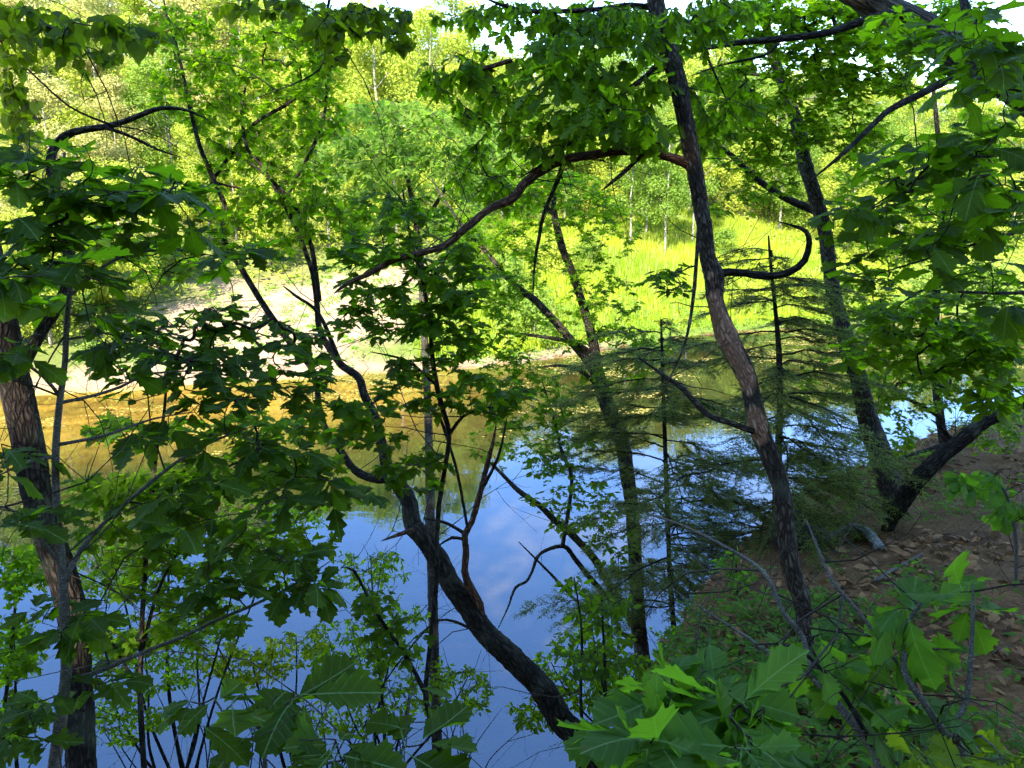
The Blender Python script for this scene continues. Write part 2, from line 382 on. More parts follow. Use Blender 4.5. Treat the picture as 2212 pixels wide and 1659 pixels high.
# ------------------------------------------------------------------ tubes
def smooth_path(P, R, step):
    """Catmull-Rom through points P (n,3) with radii R -> dense points and radii"""
    P = np.asarray(P, float); R = np.asarray(R, float)
    n = len(P); op, orr = [], []
    for i in range(n - 1):
        p0, p1, p2, p3 = P[max(i - 1, 0)], P[i], P[i + 1], P[min(i + 2, n - 1)]
        k = max(2, int(np.linalg.norm(p2 - p1) / step) + 1)
        t = np.linspace(0, 1, k, endpoint=False)[:, None]
        q = 0.5 * ((2 * p1) + (-p0 + p2) * t + (2 * p0 - 5 * p1 + 4 * p2 - p3) * t ** 2 + (-p0 + 3 * p1 - 3 * p2 + p3) * t ** 3)
        op.append(q); orr.append(R[i] + (R[i + 1] - R[i]) * t[:, 0])
    op.append(P[-1:]); orr.append(R[-1:])
    return np.vstack(op), np.concatenate(orr)
def tube_geo(Q, R, sides=8, rough=0.0, seed=0, off=0, caps=True):
    Q = np.asarray(Q, float); n = len(Q)
    T = np.gradient(Q, axis=0); T /= np.linalg.norm(T, axis=1)[:, None] + 1e-9
    U = np.zeros_like(Q); v = np.cross(T[0], (0.3, 1, 0.2)); v /= np.linalg.norm(v)
    for i in range(n):
        v = v - T[i] * (v @ T[i]); v /= np.linalg.norm(v) + 1e-9; U[i] = v
    B = np.cross(T, U)
    L = np.concatenate([[0], np.cumsum(np.linalg.norm(np.diff(Q, axis=0), axis=1))])
    a = np.arange(sides) / sides * 2 * math.pi
    ca, sa = np.cos(a), np.sin(a)
    bk = np.stack([R[:, None] * ca, R[:, None] * sa, np.repeat(L[:, None], sides, 1)], -1).reshape(-1, 3)
    rr = np.repeat(R[:, None], sides, 1)
    if rough > 0:
        q = bk * np.array([1, 1, 0.35]) / (R.mean() + 1e-6) * 1.1
        q2 = bk * np.array([1, 1, 0.24]) / (R.mean() + 1e-6) * 5.5
        rr = rr * (1 + rough * fbm(q, seed).reshape(n, sides) + rough * 0.7 * np.abs(vnoise(q2, seed + 5)).reshape(n, sides))
    V = (Q[:, None, :] + rr[..., None] * (ca[None, :, None] * U[:, None, :] + sa[None, :, None] * B[:, None, :])).reshape(-1, 3)
    i = np.arange(n * sides).reshape(n, sides); j = np.roll(i, -1, axis=1)
    Fc = np.column_stack([i[:-1].ravel(), j[:-1].ravel(), j[1:].ravel(), i[1:].ravel()])
    if not caps: return V, Fc + off, bk
    # end caps: collapse by adding centre verts as degenerate quads
    c0, c1 = len(V), len(V) + 1
    V = np.vstack([V, Q[:1] - T[:1] * R[0] * 0.3, Q[-1:] + T[-1:] * R[-1] * 0.6]); bk = np.vstack([bk, bk[:1], bk[-1:]])
    h = sides // 2
    capA = [[c0, j[0, k + 1], j[0, k], i[0, k]] for k in range(0, sides - 1, 2)]
    capB = [[c1, i[-1, k], j[-1, k], j[-1, k + 1]] for k in range(0, sides - 1, 2)]
    Fc = np.vstack([Fc, np.array(capA), np.array(capB)]) + off
    return V, Fc, bk
def tube_mesh(name, P, R, mat, step=0.05, sides=10, rough=0.0, seed=0, origin=(0, 0, 0)):
    Q, RR = smooth_path(P, R, step)
    V, Fc, bk = tube_geo(Q, RR, sides, rough, seed)
    return mesh_np(name, V - np.asarray(origin), Fc, mat, smooth=True, cattr={'bark': bk}), Q, RR

# ------------------------------------------------------------------ leaves
OUT = {
    'oak': [(0.02, .012), (.08, .06), (.15, .19), (.19, .14), (.25, .13), (.31, .24), (.37, .34), (.40, .29), (.44, .34), (.46, .23), (.48, .16), (.57, .25), (.63, .34), (.66, .28), (.71, .29), (.70, .19), (.73, .13), (.82, .20), (.86, .15), (.91, .12), (.90, .07)],
    'broad': [(0.02, .012), (.10, .05), (.18, .13), (.25, .20), (.28, .16), (.34, .18), (.44, .32), (.47, .27), (.50, .23), (.58, .28), (.67, .38), (.69, .31), (.73, .30), (.79, .33), (.80, .24), (.83, .19), (.91, .20), (.92, .12), (.95, .07)],
    'white': [(0.02, .012), (.12, .05), (.18, .13), (.23, .14), (.25, .07), (.31, .08), (.37, .22), (.44, .25), (.46, .18), (.46, .10), (.52, .10), (.59, .26), (.67, .29), (.69, .21), (.67, .12), (.72, .10), (.79, .21), (.87, .21), (.89, .12), (.95, .11)],
    'maple': [(0.0, .01), (-.06, .12), (0.0, .24), (.02, .40), (.12, .33), (.19, .35), (.31, .52), (.37, .44), (.43, .46), (.42, .33), (.41, .20), (.47, .17), (.60, .27), (.67, .22), (.76, .22), (.80, .11)],
    'heart': [(0.0, .01), (-.10, .13), (-.09, .29), (.03, .42), (.2, .47), (.4, .42), (.6, .31), (.8, .15), (.92, .04)],
    'ovate': [(0.02, .01), (.1, .13), (.25, .23), (.45, .26), (.65, .2), (.85, .09)],
    'leaflet': [(0.02, .01), (.2, .15), (.5, .21), (.8, .11)],
    'oak_low': [(.15, .18), (.24, .12), (.38, .34), (.47, .15), (.64, .33), (.72, .12), (.83, .19), (.9, .08)],
    'broad_low': [(.12, .06), (.25, .20), (.33, .17), (.45, .32), (.52, .23), (.67, .37), (.74, .29), (.81, .31), (.86, .18)],
    'white_low': [(.2, .13), (.28, .07), (.40, .24), (.48, .10), (.62, .28), (.69, .11), (.82, .22), (.93, .11)],
    'maple_low': [(-.05, .14), (.02, .38), (.18, .33), (.32, .51), (.42, .33), (.43, .17), (.62, .26), (.8, .14)],
    'heart_low': [(-.1, .14), (.02, .42), (.3, .45), (.7, .24)],
    'ovate_low': [(.12, .15), (.42, .26), (.75, .15)],
    'leaflet_low': [(.3, .18), (.7, .15)],
}
def leaf_geo(kind, fold=0.25, curl=0.25, wave=0.0, lat=0.2, petiole=0.22, seed=0, M=6):
    o = np.array([(0, 0)] + OUT[kind] + [(1, 0)], float)
    r = np.random.default_rng(seed)
    V, UV, F = [], [], []
    mid = np.linspace(0, 1, M + 1)
    for t in mid: V.append((t, 0)); UV.append((t, 0))
    for sgn in (1, -1):
        oo = o[1:-1].copy()
        oo += r.normal(0, 0.010, oo.shape)
        oo[:, 1] *= 1 + r.normal(0, 0.05)
        base = len(V)
        for t, w in oo: V.append((t, sgn * max(w, 0.004))); UV.append((t, sgn * w))
        att = np.maximum.accumulate(clip01(oo[:, 0] - 0.55 * oo[:, 1]))
        idx = [0] + [base + k for k in range(len(oo))] + [M]
        att = np.concatenate([[0], att, [1]])
        i, j = 0, 0
        while i < len(idx) - 1 or j < M:
            if i < len(idx) - 1 and (j >= M or att[i + 1] <= mid[j + 1] + 1e-6):
                tri = (idx[i], idx[i + 1], j); i += 1
            else:
                tri = (idx[i], j + 1, j); j += 1
            if len(set(tri)) == 3: F.append(tri if sgn < 0 else tri[::-1])
    P = np.array(V); x, y = P[:, 0], P[:, 1]
    z = fold * np.abs(y) - curl * x * x - lat * y * y * 2 + wave * np.sin(x * 9 + seed) * np.abs(y)
    P3 = np.column_stack([x, y, z])
    if petiole > 0:
        b = len(P3); w = 0.008
        P3 = np.vstack([P3, [(-petiole, -w, .02), (-petiole, w, .02), (0, w, 0), (0, -w, 0)]])
        UV += [(0, 0)] * 4; F += [(b, b + 2, b + 1), (b, b + 3, b + 2)]
    return P3, np.array(F), np.array(UV, float)
LEAFGEO = {}
def leafgeo(kind):
    if kind not in LEAFGEO:
        low = kind.endswith('_low')
        LEAFGEO[kind] = [leaf_geo(kind, f, c, w, l, seed=s, M=(1 if 'leaflet' in kind else 2) if low else 6, petiole=0 if low and kind[:5] in ('ovate', 'leafl') else .22) for s, (f, c, w, l) in enumerate(((.20, .16, .08, .1), (.05, .36, .16, .3), (.34, .06, .12, .0), (-.08, .26, .18, .2), (.1, .6, .2, .5), (.5, -.1, .25, .1)))]
    return LEAFGEO[kind]
LEAFMESH = {}
def leafmesh(kind, col, v):
    k = (kind, col, v)
    if k not in LEAFMESH:
        P, F, UV = leafgeo(kind)[v]
        LEAFMESH[k] = mesh_np('leaf_' + kind, P, F, leafmat(col, False), smooth=True, uv=UV)
    return LEAFMESH[k]
def frame(d, n):
    dx, dy, dz = (float(v) for v in d); l = math.sqrt(dx * dx + dy * dy + dz * dz) + 1e-9; dx /= l; dy /= l; dz /= l
    nx, ny, nz = (float(v) for v in n); k = nx * dx + ny * dy + nz * dz; nx -= dx * k; ny -= dy * k; nz -= dz * k
    l = math.sqrt(nx * nx + ny * ny + nz * nz) + 1e-9; nx /= l; ny /= l; nz /= l
    return np.array(((dx, ny * dz - nz * dy, nx), (dy, nz * dx - nx * dz, ny), (dz, nx * dy - ny * dx, nz)))
def merge_leaves(name, items, mat, origin):
    """items: (kind, variant, pos, R, size, tint) -> one mesh"""
    Vs, Fs, Us, Ts = [], [], [], []; off = 0
    by = {}
    for it in items: by.setdefault((it[0] + '_low', it[1]), []).append(it)
    for (k, v), L in by.items():
        P, F, UV = leafgeo(k)[v]; n = len(L)
        R = np.stack([i[3] for i in L]); S = np.array([i[4] for i in L]); p = np.stack([i[2] for i in L])
        W = np.einsum('nij,vj->nvi', R, P) * S[:, None, None] + p[:, None, :]
        Vs.append(W.reshape(-1, 3)); Us.append(np.tile(UV, (n, 1))); Ts.append(np.repeat([i[5] for i in L], len(P)))
        Fs.append((F[None] + (np.arange(n) * len(P))[:, None, None]).reshape(-1, 3) + off); off += n * len(P)
    return mesh_np(name, np.vstack(Vs) - np.asarray(origin), np.vstack(Fs), mat, uv=np.vstack(Us), vattr={'tint': np.concatenate(Ts)})

def frames(Dv, Nv):
    Dv = Dv / (np.linalg.norm(Dv, axis=1)[:, None] + 1e-9); Nv = Nv - Dv * (Nv * Dv).sum(1)[:, None]; Nv = Nv / (np.linalg.norm(Nv, axis=1)[:, None] + 1e-9)
    return np.stack([Dv, np.cross(Nv, Dv), Nv], 2)
def scatter_leaves(name, pos, Dv, Nv, size, kinds, mat, rng):
    n = len(pos); R = frames(Dv, Nv); T_ = rng.uniform(0, 1, n); kk = rng.integers(0, len(kinds) * 4, n)
    Vs, Fs, Us, Ts = [], [], [], []; off = 0
    for c in range(len(kinds) * 4):
        i = np.where(kk == c)[0]
        if not len(i): continue
        P, F, UV = leafgeo(kinds[c // 4] + '_low')[c % 4]; m = len(i)
        W = np.einsum('nij,vj->nvi', R[i], P) * size[i][:, None, None] + pos[i][:, None, :]
        Vs.append(W.reshape(-1, 3)); Us.append(np.tile(UV, (m, 1))); Ts.append(np.repeat(T_[i], len(P)))
        Fs.append((F[None] + (np.arange(m) * len(P))[:, None, None]).reshape(-1, 3) + off); off += m * len(P)
    return mesh_np(name, np.vstack(Vs), np.vstack(Fs), mat, uv=np.vstack(Us), vattr={'tint': np.concatenate(Ts)})

MAX_LEAF_PARTS = 230
class Tree:
    def __init__(s, name, label, cat, leaf='oak', col=None, bark=None, group=None, twig=None, parts=MAX_LEAF_PARTS, seed=0):
        s.name, s.label, s.cat, s.leaf, s.col, s.bark, s.group = name, label, cat, leaf, col or leaf, bark or BARK, group
        s.root = None; s.P = np.zeros((0, 3)); s.Rn = np.zeros(0); s.par = []; s.leaves = []; s.tips = []; s.rng = np.random.default_rng(seed + 100)
        s.twigmat = twig or TWIG; s.parts = parts; s.base = None; s.nbare = 16; s.dens = 1.0
    def _root(s, p):
        s.base = np.asarray(p, float)
        s.root = empty(s.name, s.base); tag(s.root, s.label, s.cat, s.group)
    def limb(s, pts, d0, d1=None, name='branch', sides=8, rough=0.10, ground=False, mat=None, step=0.05, label=None, rs=1.0):
        """pts: (x, y, r) photo px, optional 4th = depth; bottom -> tip"""
        d1 = d0 if d1 is None else d1; n = len(pts); P, R = [], []
        for i, q in enumerate(pts):
            d = q[3] if len(q) > 3 else d0 + (d1 - d0) * i / (n - 1)
            P.append(at(q[0], q[1], d)); R.append(q[2] * d / FP * rs * (0.84 if name in ('trunk', 'branch') else 1.0))
        return s.limb3(P, R, name, sides, rough, ground, mat, step, label)
    def limb3(s, P, R, name='branch', sides=8, rough=0.10, ground=False, mat=None, step=0.05, label=None):
        P = [np.asarray(p, float) for p in P]; R = list(R)
        if name == 'branch': R[-1] *= 0.35; R[-2] *= 0.85
        if ground:
            dirv = P[0] - P[1]; dirv = dirv / np.linalg.norm(dirv)
            for k in range(40):
                g = hz(P[0][0], P[0][1])
                if P[0][2] <= g - 0.05: break
                stp = min(0.35, max(0.12, P[0][2] - g))
                dirv = dirv * 0.6 + np.array((0, 0, -1.0)) * 0.4; dirv /= np.linalg.norm(dirv)
                P.insert(0, P[0] + dirv * stp); R.insert(0, R[0] * 1.02)
            gP = P[0].copy()
        if s.root is None:
            b = P[0].copy(); s._root(b)
        me, Q, RR = tube_mesh(name, P, R, mat or s.bark, step, sides, rough, int(s.rng.integers(1e6)), s.base)
        o = link(name, me, s.root)
        if label: o['label'] = label
        keep = slice(None) if name != 'trunk' else slice(len(Q) // 3, None)
        s.P = np.vstack([s.P, Q[keep]]); s.Rn = np.concatenate([s.Rn, RR[keep]]); s.par += [-1] * len(Q[keep])
        return o
    def cluster(s, cx, cy, rx, ry, d, dd, tips, size, mode='flat', k=4, leaf=None, col=None):
        size *= 0.62; n_ = tips * 2.4 * s.dens; tips = int(n_) + (s.rng.random() < n_ - int(n_))
        for _ in range(tips):
            while True:
                a, b = s.rng.uniform(-1, 1, 2)
                if a * a + b * b <= 1: break
            p = at(cx + a * rx, cy + b * ry, d + s.rng.uniform(-1, 1) * dd)
            s.tips.append((p, size, mode, k, leaf or s.leaf, col or s.col))
    def grow(s):
        T = s.tips; s.segs = []
        if not T: return
        pts = np.stack([t[0] for t in T])
        done = np.zeros(len(T), bool)
        best = np.full(len(T), 1e9); bi = np.zeros(len(T), int)
        def upd(lo):
            nonlocal best, bi
            Q = s.P[lo:]; a = np.where(~done)[0]
            if not len(a): return
            dd = ((pts[a][:, None, :] - Q[None]) ** 2).sum(2)
            j = dd.argmin(1); m = np.sqrt(dd[np.arange(len(a)), j])
            b = m < best[a]; best[a[b]] = m[b]; bi[a[b]] = j[b] + lo
        upd(0)
        s.cnt = np.zeros(len(s.P) + 6 * len(T)); edges = []
        for _ in range(len(T)):
            i = int(np.where(done, 1e9, best).argmin()); done[i] = True
            q = s.P[bi[i]]; p = pts[i]; L = np.linalg.norm(p - q)
            side = s.rng.normal(0, 1, 3); dv = (p - q) / (L + 1e-9); side -= dv * (side @ dv); side /= np.linalg.norm(side) + 1e-9
            bend = L * s.rng.uniform(0.04, 0.16)
            m = max(3, min(7, int(L / 0.11)))
            t = np.linspace(0, 1, m + 1)[1:, None]
            path = q + (p - q) * t + side * bend * np.sin(t * math.pi) + np.array((0, 0, -1.0)) * L * 0.05 * np.sin(t * math.pi * .9) + s.rng.normal(0, L * 0.012, (m, 3))
            path[-1] = p
            lo = len(s.P); s.P = np.vstack([s.P, path]); s.Rn = np.concatenate([s.Rn, np.full(m, -1.0)])
            pr = [bi[i]] + [lo + k for k in range(m - 1)]; s.par += pr
            edges.append((bi[i], lo, m, i)); upd(lo)
        s.cnt = np.zeros(len(s.P))
        for (a, lo, m, i) in reversed(edges):
            s.cnt[lo:lo + m] += 1
            j = a
            while j >= 0 and s.Rn[j] < 0:
                s.cnt[j] += 1; j = s.par[j]
        for (a, lo, m, i) in edges:
            Q = np.vstack([s.P[a:a + 1], s.P[lo:lo + m]])
            c = np.concatenate([[s.cnt[lo]], s.cnt[lo:lo + m]])
            sc = T[i][1] / 0.14
            s.segs.append((Q, (0.0011 + 0.00085 * np.sqrt(c)) * max(0.6, min(1.5, sc))))
            p, size, mode, k, leaf, col = T[i]
            dv = s.P[lo + m - 1] - (s.P[lo + m - 2] if m > 1 else s.P[a]); dv /= np.linalg.norm(dv) + 1e-9
            s.rosette(p, dv, Q, size, mode, k, leaf, col)
    def rosette(s, p, dv, Q, size, mode, k, leaf, col):
        r = s.rng
        az0 = math.atan2(dv[1], dv[0])
        kk = max(1, int(round(k + r.uniform(-1.2, 1.2))))
        for j in range(kk):
            f = r.uniform(0, 1)
            pos = Q[-1] + (Q[max(0, len(Q) - 4)] - Q[-1]) * f * 0.95
            az = az0 + (j - (kk - 1) / 2) / max(1, kk) * r.uniform(3.2, 5.0) + r.normal(0, .35)
            if mode == 'flat': pit, tl = r.normal(-0.12, 0.20), 0.24
            elif mode == 'hang': pit, tl = r.normal(-0.75, 0.4), 0.5
            else: pit, tl = r.normal(-0.3, 0.5), 0.6
            d = np.array([math.cos(az) * math.cos(pit), math.sin(az) * math.cos(pit), math.sin(pit)])
            n = np.array([0, 0, 1.0]) + r.normal(0, tl, 3)
            if mode == 'hang': n = n + np.array([0, -0.5, 0])
            sz = size * r.uniform(0.5, 1.25)
            pos = pos + d * sz * 0.2
            s.leaves.append((leaf, int(r.integers(6)), pos, frame(d, n), sz, float(r.uniform(0, 1)), col))
    def leaf_at(s, x, y, d, dirv, normal, size, v=0, leaf=None, col=None):
        s.leaves.append((leaf or s.leaf, v, at(x, y, d), frame(np.array(dirv, float), np.array(normal, float)), size, 0.5, col or s.col))
    def bare(s, n, lmin=0.25, lmax=0.8, r0=0.0028):
        """thin leafless twigs springing from random limb points"""
        src = np.where(s.Rn > 0)[0]; r = s.rng
        for _ in range(n):
            q = s.P[int(r.choice(src))]; L = r.uniform(lmin, lmax); d = r.normal(0, 1, 3); d[2] = d[2] * .6 + .15; d /= np.linalg.norm(d)
            m = 9; P = [q]; c = r.normal(0, .22, 3)
            for k in range(m):
                d = d + c * .5 + r.normal(0, .16, 3); d /= np.linalg.norm(d); P.append(P[-1] + d * L / m)
            P = np.array(P); R = np.linspace(r0, r0 * .3, m + 1) * r.uniform(.7, 1.3); s.segs.append((P, R))
            for j in range(int(r.integers(1, 4))):
                i = int(r.integers(2, m - 1)); e = d + r.normal(0, .7, 3); e /= np.linalg.norm(e); l = L * r.uniform(.2, .5)
                t = np.linspace(0, 1, 5)[:, None]; s.segs.append((P[i] + e * l * t + r.normal(0, .12, 3) * l * t * t + r.normal(0, .02 * l, (5, 3)) * (t > 0), np.linspace(R[i] * .7, r0 * .22, 5)))
    def finish(s):
        s.grow(); s.bare(s.nbare)
        if s.segs:
            Vs, Fs, Bs = [], [], []; off = 0
            for Q, R in s.segs:
                if len(Q) > 5: Q, R = Q[[0, *range(2, len(Q) - 1, 2), len(Q) - 1]], R[[0, *range(2, len(R) - 1, 2), len(R) - 1]]
                V, F, B = tube_geo(Q, R, 3, 0, 0, off, caps=False); off += len(V); Vs.append(V); Fs.append(F); Bs.append(B)
            o = link('twigs', mesh_np('twigs', np.vstack(Vs) - s.base, np.vstack(Fs), s.twigmat, smooth=True, cattr={'bark': np.vstack(Bs)}), s.root)
            o['kind'] = 'stuff'
        def vis(it):
            q = it[2] - np.array((0, 0, CAM_H)); dep = q[1] * CP - q[2] * SP
            if dep < 0.1: return -1
            px = PW / 2 + FP * q[0] / dep; py = PH / 2 - FP * (q[2] * CP + q[1] * SP) / dep
            ok = -60 < px < PW + 60 and -60 < py < PH + 60
            return it[4] / dep if ok else 0
        s.leaves.sort(key=vis, reverse=True)
        big, rest = s.leaves[:s.parts], s.leaves[s.parts:]
        for (k, v, p, R, sz, t, c) in big:
            o = D.objects.new('leaf', leafmesh(k, c, v)); COL.objects.link(o); o.parent = s.root
            M = Matrix([[*(R[i] * sz), p[i] - s.base[i]] for i in range(3)] + [[0, 0, 0, 1]]); o.matrix_basis = M
        bycol = {}
        for it in rest: bycol.setdefault(it[6], []).append(it)
        for c, its in bycol.items():
            o = link('foliage', merge_leaves('foliage', its, leafmat(c, True), s.base), s.root); o['kind'] = 'stuff'
        return s

# ------------------------------------------------------------------ far wood
def quad_leaves(C, N_, size, rng, aspect=0.6):
    """small leaf quads (kite shaped) at centres C facing about N_"""
    n = len(C)
    N_ = N_ / (np.linalg.norm(N_, axis=1)[:, None] + 1e-9)
    r = rng.normal(0, 1, (n, 3)); U = r - N_ * (r * N_).sum(1)[:, None]; U /= np.linalg.norm(U, axis=1)[:, None] + 1e-9
    B = np.cross(N_, U); s = size * rng.uniform(0.6, 1.3, n)
    V = np.stack([C - U * s[:, None] * .5, C + B * s[:, None] * aspect * .5 - U * s[:, None] * .05, C + U * s[:, None] * .5, C - B * s[:, None] * aspect * .5 - U * s[:, None] * .05], 1).reshape(-1, 3)
    F = np.arange(4 * n).reshape(n, 4)
    return V, F
def crown_mesh(name, h, w, nblob, per, size, mat, seed, low=0.2):
    r = np.random.default_rng(seed); Cs, Ns, Ts = [], [], []
    for b in range(nblob):
        t = r.uniform(low, 1.0); prof = math.sqrt(max(0.03, 1 - ((t - 0.52) / 0.52) ** 2)) 
        a = r.uniform(0, 2 * math.pi); q = math.sqrt(r.uniform(0.05, 1.0))
        c = np.array([math.cos(a) * w * .5 * prof * q, math.sin(a) * w * .5 * prof * q, t * h])
        rad = r.uniform(0.09, 0.17) * w + 0.25
        d = r.normal(0, 1, (per, 3)); d /= np.linalg.norm(d, axis=1)[:, None]
        rr = rad * r.uniform(0.35, 1.08, per) ** 0.6
        P = c + d * rr[:, None] * np.array([1.15, 1.15, 0.8])
        nn = d * 0.7 + np.array([0, 0, 0.6]) + r.normal(0, 0.5, (per, 3))
        Cs.append(P); Ns.append(nn); Ts.append(np.full(per, r.uniform(0, 1)) * 0.5 + r.uniform(0, 0.5, per))
    V, F = quad_leaves(np.vstack(Cs), np.vstack(Ns), size, r)
    return mesh_np(name, V, F, mat, vattr={'tint': np.repeat(np.concatenate(Ts), 4)})
def far_trunk_mesh(name, h, r0, seed, mat, fork=True):
    r = np.random.default_rng(seed); Vs, Fs, Bs = [], [], []; off = 0
    n = 9; z = np.linspace(-0.3, h * 0.93, n)
    Q = np.column_stack([np.cumsum(r.normal(0, 0.05, n)) , np.cumsum(r.normal(0, 0.05, n)), z])
    R = r0 * np.linspace(1, 0.2, n)
    V, F, B = tube_geo(Q, R, 6, 0, 0, off); off += len(V); Vs.append(V); Fs.append(F); Bs.append(B)
    for k in range(9):
        i = int(r.integers(3, n - 1)); a = r.uniform(0, 6.28); l = h * r.uniform(.12, .28)
        e = Q[i] + np.array([math.cos(a) * l, math.sin(a) * l, l * r.uniform(.3, .9)])
        q = np.stack([Q[i], Q[i] * .5 + e * .5 + r.normal(0, .08, 3), e])
        V, F, B = tube_geo(q, np.array([R[i] * .55, R[i] * .4, R[i] * .15]), 4, 0, 0, off); off += len(V); Vs.append(V); Fs.append(F); Bs.append(B)
    return mesh_np(name, np.vstack(Vs), np.vstack(Fs), mat, smooth=True, cattr={'bark': np.vstack(Bs)})

def far_leaf(name, dark, light, trans, tw=0.45):
    """leaf material tinted by face clump and by tree"""
    m, N, L = newmat(name)
    out = nd(N, 'ShaderNodeOutputMaterial'); a = nd(N, 'ShaderNodeAttribute', attribute_name='tint'); oi = nd(N, 'ShaderNodeObjectInfo')
    t = math_n(N, L, 'ADD', math_n(N, L, 'MULTIPLY', a.outputs['Fac'], 0.55), math_n(N, L, 'MULTIPLY', oi.outputs['Random'], 0.45))
    p = nd(N, 'ShaderNodeBsdfPrincipled'); L.new(mixc(N, L, t, dark, light), p.inputs['Base Color'])
    p.inputs['Roughness'].default_value = 0.6; p.inputs['Specular IOR Level'].default_value = 0.2
    tr = nd(N, 'ShaderNodeBsdfTranslucent'); tr.inputs['Color'].default_value = (*trans, 1)
    mx = nd(N, 'ShaderNodeMixShader'); mx.inputs[0].default_value = tw
    L.new(p.outputs[0], mx.inputs[1]); L.new(tr.outputs[0], mx.inputs[2]); L.new(mx.outputs[0], out.inputs[0]); return m
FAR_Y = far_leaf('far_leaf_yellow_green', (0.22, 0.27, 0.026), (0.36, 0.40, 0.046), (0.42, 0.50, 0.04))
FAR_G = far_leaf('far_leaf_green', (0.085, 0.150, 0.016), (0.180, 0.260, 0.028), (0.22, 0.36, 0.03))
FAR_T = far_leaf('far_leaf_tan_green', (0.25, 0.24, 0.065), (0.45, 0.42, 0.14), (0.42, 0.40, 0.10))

far_kinds = []
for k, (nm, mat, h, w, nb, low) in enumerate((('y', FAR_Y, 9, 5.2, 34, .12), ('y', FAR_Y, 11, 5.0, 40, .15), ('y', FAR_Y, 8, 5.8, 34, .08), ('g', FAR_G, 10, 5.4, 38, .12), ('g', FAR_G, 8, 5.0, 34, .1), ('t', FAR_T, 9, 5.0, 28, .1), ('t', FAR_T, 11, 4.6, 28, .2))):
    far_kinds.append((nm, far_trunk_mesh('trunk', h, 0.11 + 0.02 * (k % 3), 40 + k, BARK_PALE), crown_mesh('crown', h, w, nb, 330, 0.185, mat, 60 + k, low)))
FLAB = {'y': 'yellow green leafy tree in the sunlit wood on the far hillside',
        'g': 'mid green leafy tree in the sunlit wood on the far hillside',
        't': 'pale thinly leaved tree in the washed out hillside wood at upper left'}
def plant_far():
    r = np.random.default_rng(5); pts = []
    for gy in np.arange(24, 112, 4.6):
        for gx in np.arange(-84, 84, 4.6):
            p = np.array([gx + r.uniform(-2, 2), gy + r.uniform(-2, 2)])
            if abs(p[0]) > 0.78 * p[1] + 7: continue
            u = -float(sdist(p[None], SHORE)[0]); x = p[0]
            dmin = 26.5 if x > -4 else (13.5 if x > -18 else 4.0)
            if x > 24: dmin = 12
            if u < dmin or u > 66: continue
            if u > 42 and r.random() < 0.25: continue
            pts.append((p, u))
    for p, u in pts:
        left = p[0] < -0.36 * p[1]
        c = r.random()
        if left: k = int(r.choice([0, 1, 2, 5, 6, 5, 6, 3]))
        elif p[0] > 0.1 * p[1]: k = int(r.choice([0, 1, 2, 3, 4, 3, 2]))
        else: k = int(r.choice([0, 1, 2, 0, 1, 2, 3, 4]))
        nm, tm, cm = far_kinds[k]
        root = empty('hillside_tree', (p[0], p[1], hz(*p))); sc = r.uniform(0.78, 1.25)
        if u < 22: sc *= 0.8
        root.scale = (sc, sc, sc * r.uniform(.9, 1.1)); root.rotation_euler = (0, 0, r.uniform(0, 6.28))
        tag(root, FLAB[nm], 'tree', 'trees of the wood on the far hillside')
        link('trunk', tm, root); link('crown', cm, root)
plant_far()

# slender trees standing free at the back of the meadow
for i, (px, d) in enumerate(((1362, 62), (1440, 60), (1500, 64), (1395, 66))):
    p = at(px, 500, d)
    root = empty('meadow_tree', (p[0], p[1], hz(p[0], p[1]))); root.scale = (0.85, 0.85, 0.9 + .1 * i)
    root.rotation_euler = (0, 0, i * 1.3)
    tag(root, 'slender pale trunked tree at the top of the grassy clearing, ' + ('leftmost of four', 'third from its left', 'rightmost of four', 'second from its left')[i], 'tree', 'slender trees at the back of the clearing')
    link('trunk', far_trunk_mesh('trunk', 10, 0.12, 80 + i, BARK_PALE), root); link('crown', crown_mesh('crown', 10, 4.2, 30, 170, 0.22, FAR_G, 90 + i, .3), root)

# shrubs on the far bank
def shrub_mesh(w, h, seed, mat, size=0.2, nb=14, per=150): return crown_mesh('foliage', h, w, nb, per, size, mat, seed, low=0.05)
def shrub_stem(h, seed): return far_trunk_mesh('stem', h * .8, 0.04, seed, BARK_PALE)
SH = [(shrub_mesh(3.0, 2.2, 200 + i, (FAR_Y, FAR_G)[i % 2]), shrub_stem(2.2, 300 + i)) for i in range(4)]
def plant_shrubs():
    r = np.random.default_rng(15)
    spots = [(150, 690, 36), (230, 640, 38), (300, 600, 40), (370, 590, 42), (260, 560, 44), (180, 560, 42), (400, 520, 47), (90, 620, 38), (40, 700, 34),
             (1105, 690, 42), (1150, 740, 38), (1090, 610, 48), (1200, 600, 52), (1260, 560, 56), (1130, 560, 54), (1620, 660, 47), (1700, 640, 50), (1790, 650, 49), (1900, 640, 50), (2010, 640, 50), (2120, 640, 50), (1560, 560, 60), (880, 560, 52), (980, 560, 54), (760, 520, 54), (620, 520, 54), (500, 520, 52)]
    for i, (px, py, d) in enumerate(spots):
        p = at(px, py, d); k = int(r.integers(4)); sc = r.uniform(0.75, 1.25)
        root = empty('bank_shrub', (p[0], p[1], hz(p[0], p[1]) - .05)); root.scale = (sc, sc, sc); root.rotation_euler = (0, 0, r.uniform(0, 6.28))
        lab = ('bright green rounded shrub on the far bank left of the bare sand' if px < 450 else 'rounded shrub at the top edge of the bare sand slope' if px < 1000 else 'rounded shrub at the left edge of the grassy clearing' if px < 1300 else 'rounded shrub on the far bank right of the grassy clearing')
        tag(root, lab, 'shrub', 'shrubs ' + lab[lab.index('on ' if 'on the far' in lab else 'at '):])
        link('foliage', SH[k][0], root); link('stem', SH[k][1], root)
plant_shrubs()

